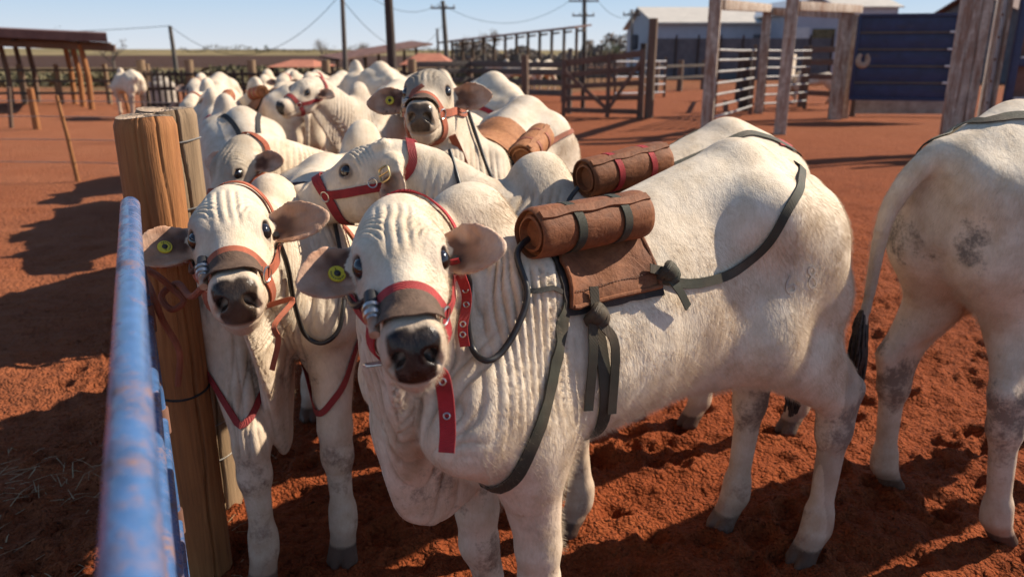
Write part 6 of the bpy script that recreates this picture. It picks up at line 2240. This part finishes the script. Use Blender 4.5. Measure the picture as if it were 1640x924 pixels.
# the numbers branded on the thigh
def brand(c, strokes):
    m = MB()
    for s in strokes:
        P, Nn = surface_path(c, [P_(c, u, v, 0.0) for u, v in s], 26, 0.0020)
        m.ribbon(P, Nn, 0.0062, 0.0006)
    return m
simple_mat('brand_scar', (0.36, 0.30, 0.25), (0.48, 0.41, 0.34), 60, 0.9, 0, 0.1)
brand(A, [[(1266, 441), (1260, 452), (1259, 463), (1264, 470), (1272, 467), (1274, 459), (1268, 455), (1261, 460)]]).build("brand_mark", MATS['brand_scar'], A.o)
brand(A, [[(1300, 442), (1293, 438), (1292, 429), (1299, 424), (1306, 429), (1306, 438), (1300, 442), (1293, 449), (1294, 460), (1301, 464), (1308, 458), (1308, 449), (1300, 442)]]).build("brand_mark", MATS['brand_scar'], A.o)

# ------------------------------------------------------------------ B: gear
HB = halter(B, 'orange_webbing', 0.032, valve=-1)
ear_tag(B, -1, 0.52, -0.002)
ear_tag(D, -1, 0.50, -0.004)
hose(B, "sampling_hose", [P_(B, 442, 380, 0.016)[0], P_(B, 452, 425, 0.016)[0], P_(B, 466, 480, 0.018)[0], P_(B, 490, 530, 0.018)[0], P_(B, 516, 544, 0.018)[0], P_(B, 538, 528, 0.016)[0], P_(B, 548, 490, 0.014)[0], P_(B, 545, 440, 0.014)[0], near(B, (0.36, 0.18, 1.18), 0.014)[0]], 0.0072, n=50)
loose(B, HB, 'orange_webbing', [B.H(0.31, -0.17, 0.055), B.H(0.33, -0.15, 0.115), B.Mi @ W(440, 520, 1.70), B.Mi @ W(446, 545, 1.71), B.Mi @ W(436, 592, 1.73)], 0.012)
bx_ = [wrap(B, 0.25, 40), near(B, (0.38, 0.22, 0.98)), P_(B, 566, 560), P_(B, 552, 610), P_(B, 530, 645), P_(B, 508, 664), near(B, (0.44, 0.07, 0.70)), near(B, (0.40, 0.0, 0.70)), near(B, (0.44, -0.07, 0.70)), P_(B, 392, 680), P_(B, 372, 655), near(B, (0.42, -0.22, 0.9)), wrap(B, 0.25, -40)]
packB = pack(B, "leather roll with orange ties on the cow by the log posts", (wrap(B, 0.28, 34, 0.045)[0], wrap(B, -0.02, 30, 0.05)[0]), 0.055, flap_x=(0.0, 0.27), flap_a=(-34, 55), seed=2, mat='leather_tan', strap_mat='orange_webbing', flap_mat='leather_dark', detail=False)
strap(B, bx_, 0.021, 60, 0.0035, 0.005).build("breast_strap", MATS['dark_red_webbing'], B.o)
tuft(B, 0.2, 40, parent=None)
# lead rope from B's halter to the post
tp_ = Vector((t1.x, 2.20, 0))
k_ = [tp_ + Vector((0.094 * math.cos(a), 0.094 * math.sin(a), 1.045 + 0.012 * a / 6.28)) for a in [2 * math.pi * i / 18 for i in range(19)]]
mr = MB()
kn = W(276, 462, 1.98)
k0 = k_[9]
mr.tube(crv([B.M @ headring(B, 0.29, -100, 0.012)[0], W(305, 475, 1.9), kn + Vector((0.01, 0.01, 0.01)), kn + Vector((-0.03, 0, -0.02)), kn + Vector((0.0, -0.02, -0.05)), kn + Vector((0.03, -0.01, -0.03)), kn, W(250, 440, 1.95), W(226, 428, 1.98), k_[9], k_[7], k_[5], k_[3], k_[1], k_[17] + Vector((0, 0, .02)), k_[15] + Vector((0, 0, .02)), k_[13] + Vector((0, 0, .02)), kn + Vector((-0.04, -0.03, 0.0)), kn + Vector((-0.02, -0.03, -0.08)), kn + Vector((0.01, -0.03, -0.16)), kn + Vector((-0.01, -0.02, -0.26))], 120), 0.0085, 8)
org_ = tp_ + Vector((0, 0, 1.0))
ro = MB(); ro.v = [v - org_ for v in mr.v]; ro.f = mr.f
tag(ro.build("lead_rope", MATS['rust_rope'], None, loc=org_), "rust coloured lead rope knotted to the orange log post", "rope")

# ------------------------------------------------------------------ C: gear
HC = halter(C, 'dark_red_webbing', 0.036, flap=False, valve=0, buckle=True)
packC = pack(C, "brown leather roll with red straps behind the second hump", (wrap(C, 0.35, 27, 0.06)[0], wrap(C, -0.02, 19, 0.075)[0]), 0.064, flap_x=(0.0, 0.30), flap_a=(-32, 60), seed=3, strap_mat='red_webbing', mat='leather', crupper_mat='green_webbing',
     crupper=[wrap(C, -0.1, 18), wrap(C, -0.3, 17), wrap(C, -0.5, 14), near(C, (-0.72, 0.06, 1.27)), near(C, (-0.79, 0, 1.2)), near(C, (-0.72, -0.06, 1.27)), wrap(C, -0.5, -14), wrap(C, -0.2, -18)])
hose(C, "sampling_hose", [wrap(C, 0.37, 30, 0.04)[0], wrap(C, 0.40, 40, 0.03)[0], wrap(C, 0.42, 52, 0.03)[0], wrap(C, 0.36, 60, 0.03)[0], wrap(C, 0.28, 56, 0.03)[0]], 0.008)
hose(C, "neck_hose", [near(C, C.npts[5] + Vector((0, 0, 0.2)), 0.012)[0], near(C, C.npts[4] + Vector((0, 0, 0.2)) + C.Mi.to_3x3() @ Vector((0, -0.15, -0.05)), 0.012)[0], near(C, C.npts[4] + C.Mi.to_3x3() @ Vector((0, -0.3, -0.05)), 0.012)[0]], 0.007)

strap(C, [near(C, (-0.66, 0.10, 1.33), 0.010), near(C, (-0.74, 0.06, 1.30), 0.010), near(C, (-0.79, 0.0, 1.24), 0.010)], 0.036, 14).build("tail_strap", MATS['red_webbing'], C.o)
# ------------------------------------------------------------------ D, F, G and the others
HD_ = halter(D, 'orange_webbing', 0.034, valve=-1)
loose(D, HD_, 'orange_webbing', [D.H(0.24, -0.20, 0.09), D.H(0.20, -0.28, 0.11), D.H(0.21, -0.34, 0.13)], 0.03)
packD = pack(D, "orange brown leather roll and flap on the grey faced cow", (wrap(D, 0.24, 38, 0.055)[0], wrap(D, -0.10, 30, 0.06)[0]), 0.062, flap_x=(-0.08, 0.22), flap_a=(-30, 72), seed=4, mat='leather_tan', strap_mat='rust_rope', detail=False,
     crupper=[wrap(D, -0.1, 40), wrap(D, -0.4, 40), near(D, (-0.74, 0.12, 1.2)), near(D, (-0.8, 0, 1.15)), near(D, (-0.74, -0.12, 1.2)), wrap(D, -0.4, -40), wrap(D, -0.1, -40)])
hose(D, "sampling_hose", [wrap(D, 0.18, 42, 0.03)[0], wrap(D, 0.28, 50, 0.02)[0], wrap(D, 0.36, 66, 0.02)[0], wrap(D, 0.42, 80, 0.02)[0]], 0.008)
hose(D, "neck_hose", [near(D, D.H(0.02, -0.16, 0.11), 0.012)[0], near(D, D.npts[5] + D.S * 0.2, 0.012)[0], near(D, D.npts[3] + D.S * 0.2 + Vector((0, 0, -0.05)), 0.012)[0], near(D, D.npts[2] + D.S * 0.2 + Vector((0, 0, -0.2)), 0.012)[0]], 0.008)
HF_ = halter(Fc, 'orange_webbing', 0.034, flap=False)
packF = pack(Fc, "tan leather roll with two dark bands on the large humped cow", (wrap(Fc, 0.16, 30, 0.055)[0], wrap(Fc, -0.18, 26, 0.06)[0]), 0.06, flap_x=(-0.16, 0.14), flap_a=(-30, 60), seed=5, mat='leather_tan', strap_mat='dark_webbing', detail=False)
hose(Fc, "sampling_hose", [wrap(Fc, 0.20, 34, 0.03)[0], wrap(Fc, 0.27, 48, 0.02)[0], wrap(Fc, 0.30, 66, 0.02)[0], wrap(Fc, 0.30, 84, 0.02)[0]], 0.008, 'steel')
halter(G, 'dark_red_webbing', 0.036, flap=False, throat=False)
for k_c, k_m in ((K1, 'red_webbing'), (K4, 'red_webbing'), (K8, 'orange_webbing'), (K10, 'orange_webbing'), (K12, 'red_webbing')):
    halter(k_c, k_m, 0.036, flap=False, throat=False)
for cc, lab, sd in ((K2, "blurred orange leather roll among the distant backs", 6), (K1, "small leather pack with red straps on the cow above the log posts", 7)):
    pack(cc, lab, (wrap(cc, 0.16, 24, 0.05)[0], wrap(cc, -0.18, 22, 0.055)[0]), 0.06, flap_x=(-0.16, 0.14), flap_a=(-30, 56), seed=sd, mat='leather_tan', strap_mat='red_webbing', detail=False, girth=False)
strap(K7, [wrap(K7, 0.1, 40), wrap(K7, -0.2, 26), wrap(K7, -0.5, 16), near(K7, (-0.74, 0.05, 1.2)), near(K7, (-0.8, 0, 1.1)), near(K7, (-0.74, -0.05, 1.2)), wrap(K7, -0.5, -16), wrap(K7, -0.2, -26), wrap(K7, 0.1, -40)], 0.03, 50).build("crupper_strap", MATS['dark_webbing'], K7.o)
strap(K6, [wrap(K6, 0.1, 40), wrap(K6, -0.3, 36), wrap(K6, -0.6, 36), near(K6, (-0.8, 0, 1.2)), wrap(K6, -0.6, -36), wrap(K6, -0.3, -36)], 0.034, 50).build("crupper_strap", MATS['red_webbing'], K6.o)

# ------------------------------------------------------------------ E: strap and tail
strap(Ecow, [near(Ecow, (-0.78, 0.10, 1.26)), P_(Ecow, 1492, 214), P_(Ecow, 1520, 203), P_(Ecow, 1560, 197), P_(Ecow, 1600, 192), P_(Ecow, 1636, 186), wrap(Ecow, -0.1, -30), wrap(Ecow, 0.1, -34)], 0.036, 50).build("crupper_strap", MATS['green_webbing'], Ecow.o)
tuft(Ecow, 0.22, 70, 0.017, 3, parent=None)
for c_ in (G, K5, K6, K7):
    tuft(c_, 0.2, 24, seed=5)
# ------------------------------------------------------------------ short lying coat hair on the nearest animals
def hair_material():
    m, nt, b = new_mat('coat_hair')
    at = N(nt, "ShaderNodeAttribute", attribute_name="coat")
    hi = N(nt, "ShaderNodeHairInfo")
    r = ramp(nt, [(0.0, (0.80, 0.76, 0.70)), (0.5, (1.0, 0.98, 0.95)), (1.0, (1.12, 1.10, 1.07))], hi.outputs["Random"])
    b.inputs["Roughness"].default_value = 0.6
    b.inputs["Specular IOR Level"].default_value = 0.3
    base = mixc(nt, 1.0, (0.62, 0.52, 0.395), r.outputs[0], 'MULTIPLY')
    r1 = ramp(nt, [(0.28, (0.76, 0.67, 0.56)), (0.60, (1.05, 1.04, 1.03))], noise_n(nt, 14, 5, 0.6))
    base = mixc(nt, 0.85, base, r1.outputs[0], 'MULTIPLY')
    r5 = ramp(nt, [(0.50, 0.0), (0.74, 1.0)], noise_n(nt, 3.6, 7, 0.66, (1, 1, 0.6), dist=0.8))
    base = mixc(nt, math_n(nt, 'MULTIPLY', r5.outputs[0], 0.48), base, (0.34, 0.225, 0.14))
    r6 = ramp(nt, [(0.56, 0.0), (0.72, 1.0)], noise_n(nt, 5.5, 8, 0.72, (1, 1, 0.8)))
    base = mixc(nt, math_n(nt, 'MULTIPLY', r6.outputs[0], 0.45), base, (0.25, 0.225, 0.20))
    nt.links.new(base, b.inputs["Base Color"])
    return m
hair_material()
def coat_hair(c, count, length, seed, radius=0.00036):
    o = c.o; me = o.data; n = len(me.vertices)
    mud = np.zeros(n, np.float32); me.attributes["mud"].data.foreach_get("value", mud)
    C_ = np.zeros(n * 4, np.float32); me.color_attributes["coat"].data.foreach_get("color", C_); C_ = C_.reshape(-1, 4)
    V = np.zeros(n * 3, np.float32); me.vertices.foreach_get("co", V); V = V.reshape(-1, 3)
    w = sstep(0.30, 0.48, C_[:, 1]) * (1 - 0.9 * sstep(0.15, 0.5, mud)) * sstep(0.30, 0.75, V[:, 2])
    vg = o.vertex_groups.new(name="hairy")
    lw = np.ones(n, np.float32)
    if c.feet is not None and c.hairy_head:
        r_ = (V - np.array(c.O)) / c.hs
        hd_ = 1 - sstep(0.27, 0.36, np.linalg.norm(r_ - 0.2 * np.array(c.F) + 0.09 * np.array(c.U), axis=1))
        lw -= 0.55 * hd_
        for s_ in (1, -1):
            w *= sstep(0.030, 0.046, np.linalg.norm(V - np.array(c.eyes[s_][0]), axis=1))
    lg = o.vertex_groups.new(name="hair_length")
    ql = np.round(lw * 6).astype(int)
    for k in range(1, 7):
        ids = np.nonzero(ql == k)[0]
        if len(ids): lg.add(ids.tolist(), k / 6.0, 'REPLACE')
    q = np.round(w * 8).astype(int)
    for k in range(1, 9):
        ids = np.nonzero(q == k)[0]
        if len(ids): vg.add(ids.tolist(), k / 8.0, 'REPLACE')
    me.materials.append(MATS['coat_hair'])
    md = o.modifiers.new("coat", 'PARTICLE_SYSTEM')
    ps = md.particle_system
    st = ps.settings
    st.type = 'HAIR'
    st.count = count
    st.hair_length = length
    st.hair_step = 3
    st.render_step = 2
    st.display_step = 2
    st.use_advanced_hair = True
    st.emit_from = 'FACE'
    st.use_modifier_stack = False
    st.normal_factor = length * 0.24
    st.object_align_factor = (-length * 0.55, 0.0, -length * 0.65)
    st.factor_random = length * 0.22
    st.brownian_factor = 0.0
    st.length_random = 0.5
    st.material = 2
    st.root_radius = 1.0; st.tip_radius = 0.2; st.radius_scale = radius
    ps.seed = seed
    ps.vertex_group_density = "hairy"
    ps.vertex_group_length = "hair_length"
for c_h, n_h, hh_ in ((A, 210000, True), (B, 110000, True), (C, 110000, True), (Ecow, 130000, False), (D, 60000, True), (Fc, 45000, True)):
    c_h.hairy_head = hh_
    coat_hair(c_h, n_h, 0.0062 if c_h in (A, B, C, Ecow) else 0.008, n_h % 97)
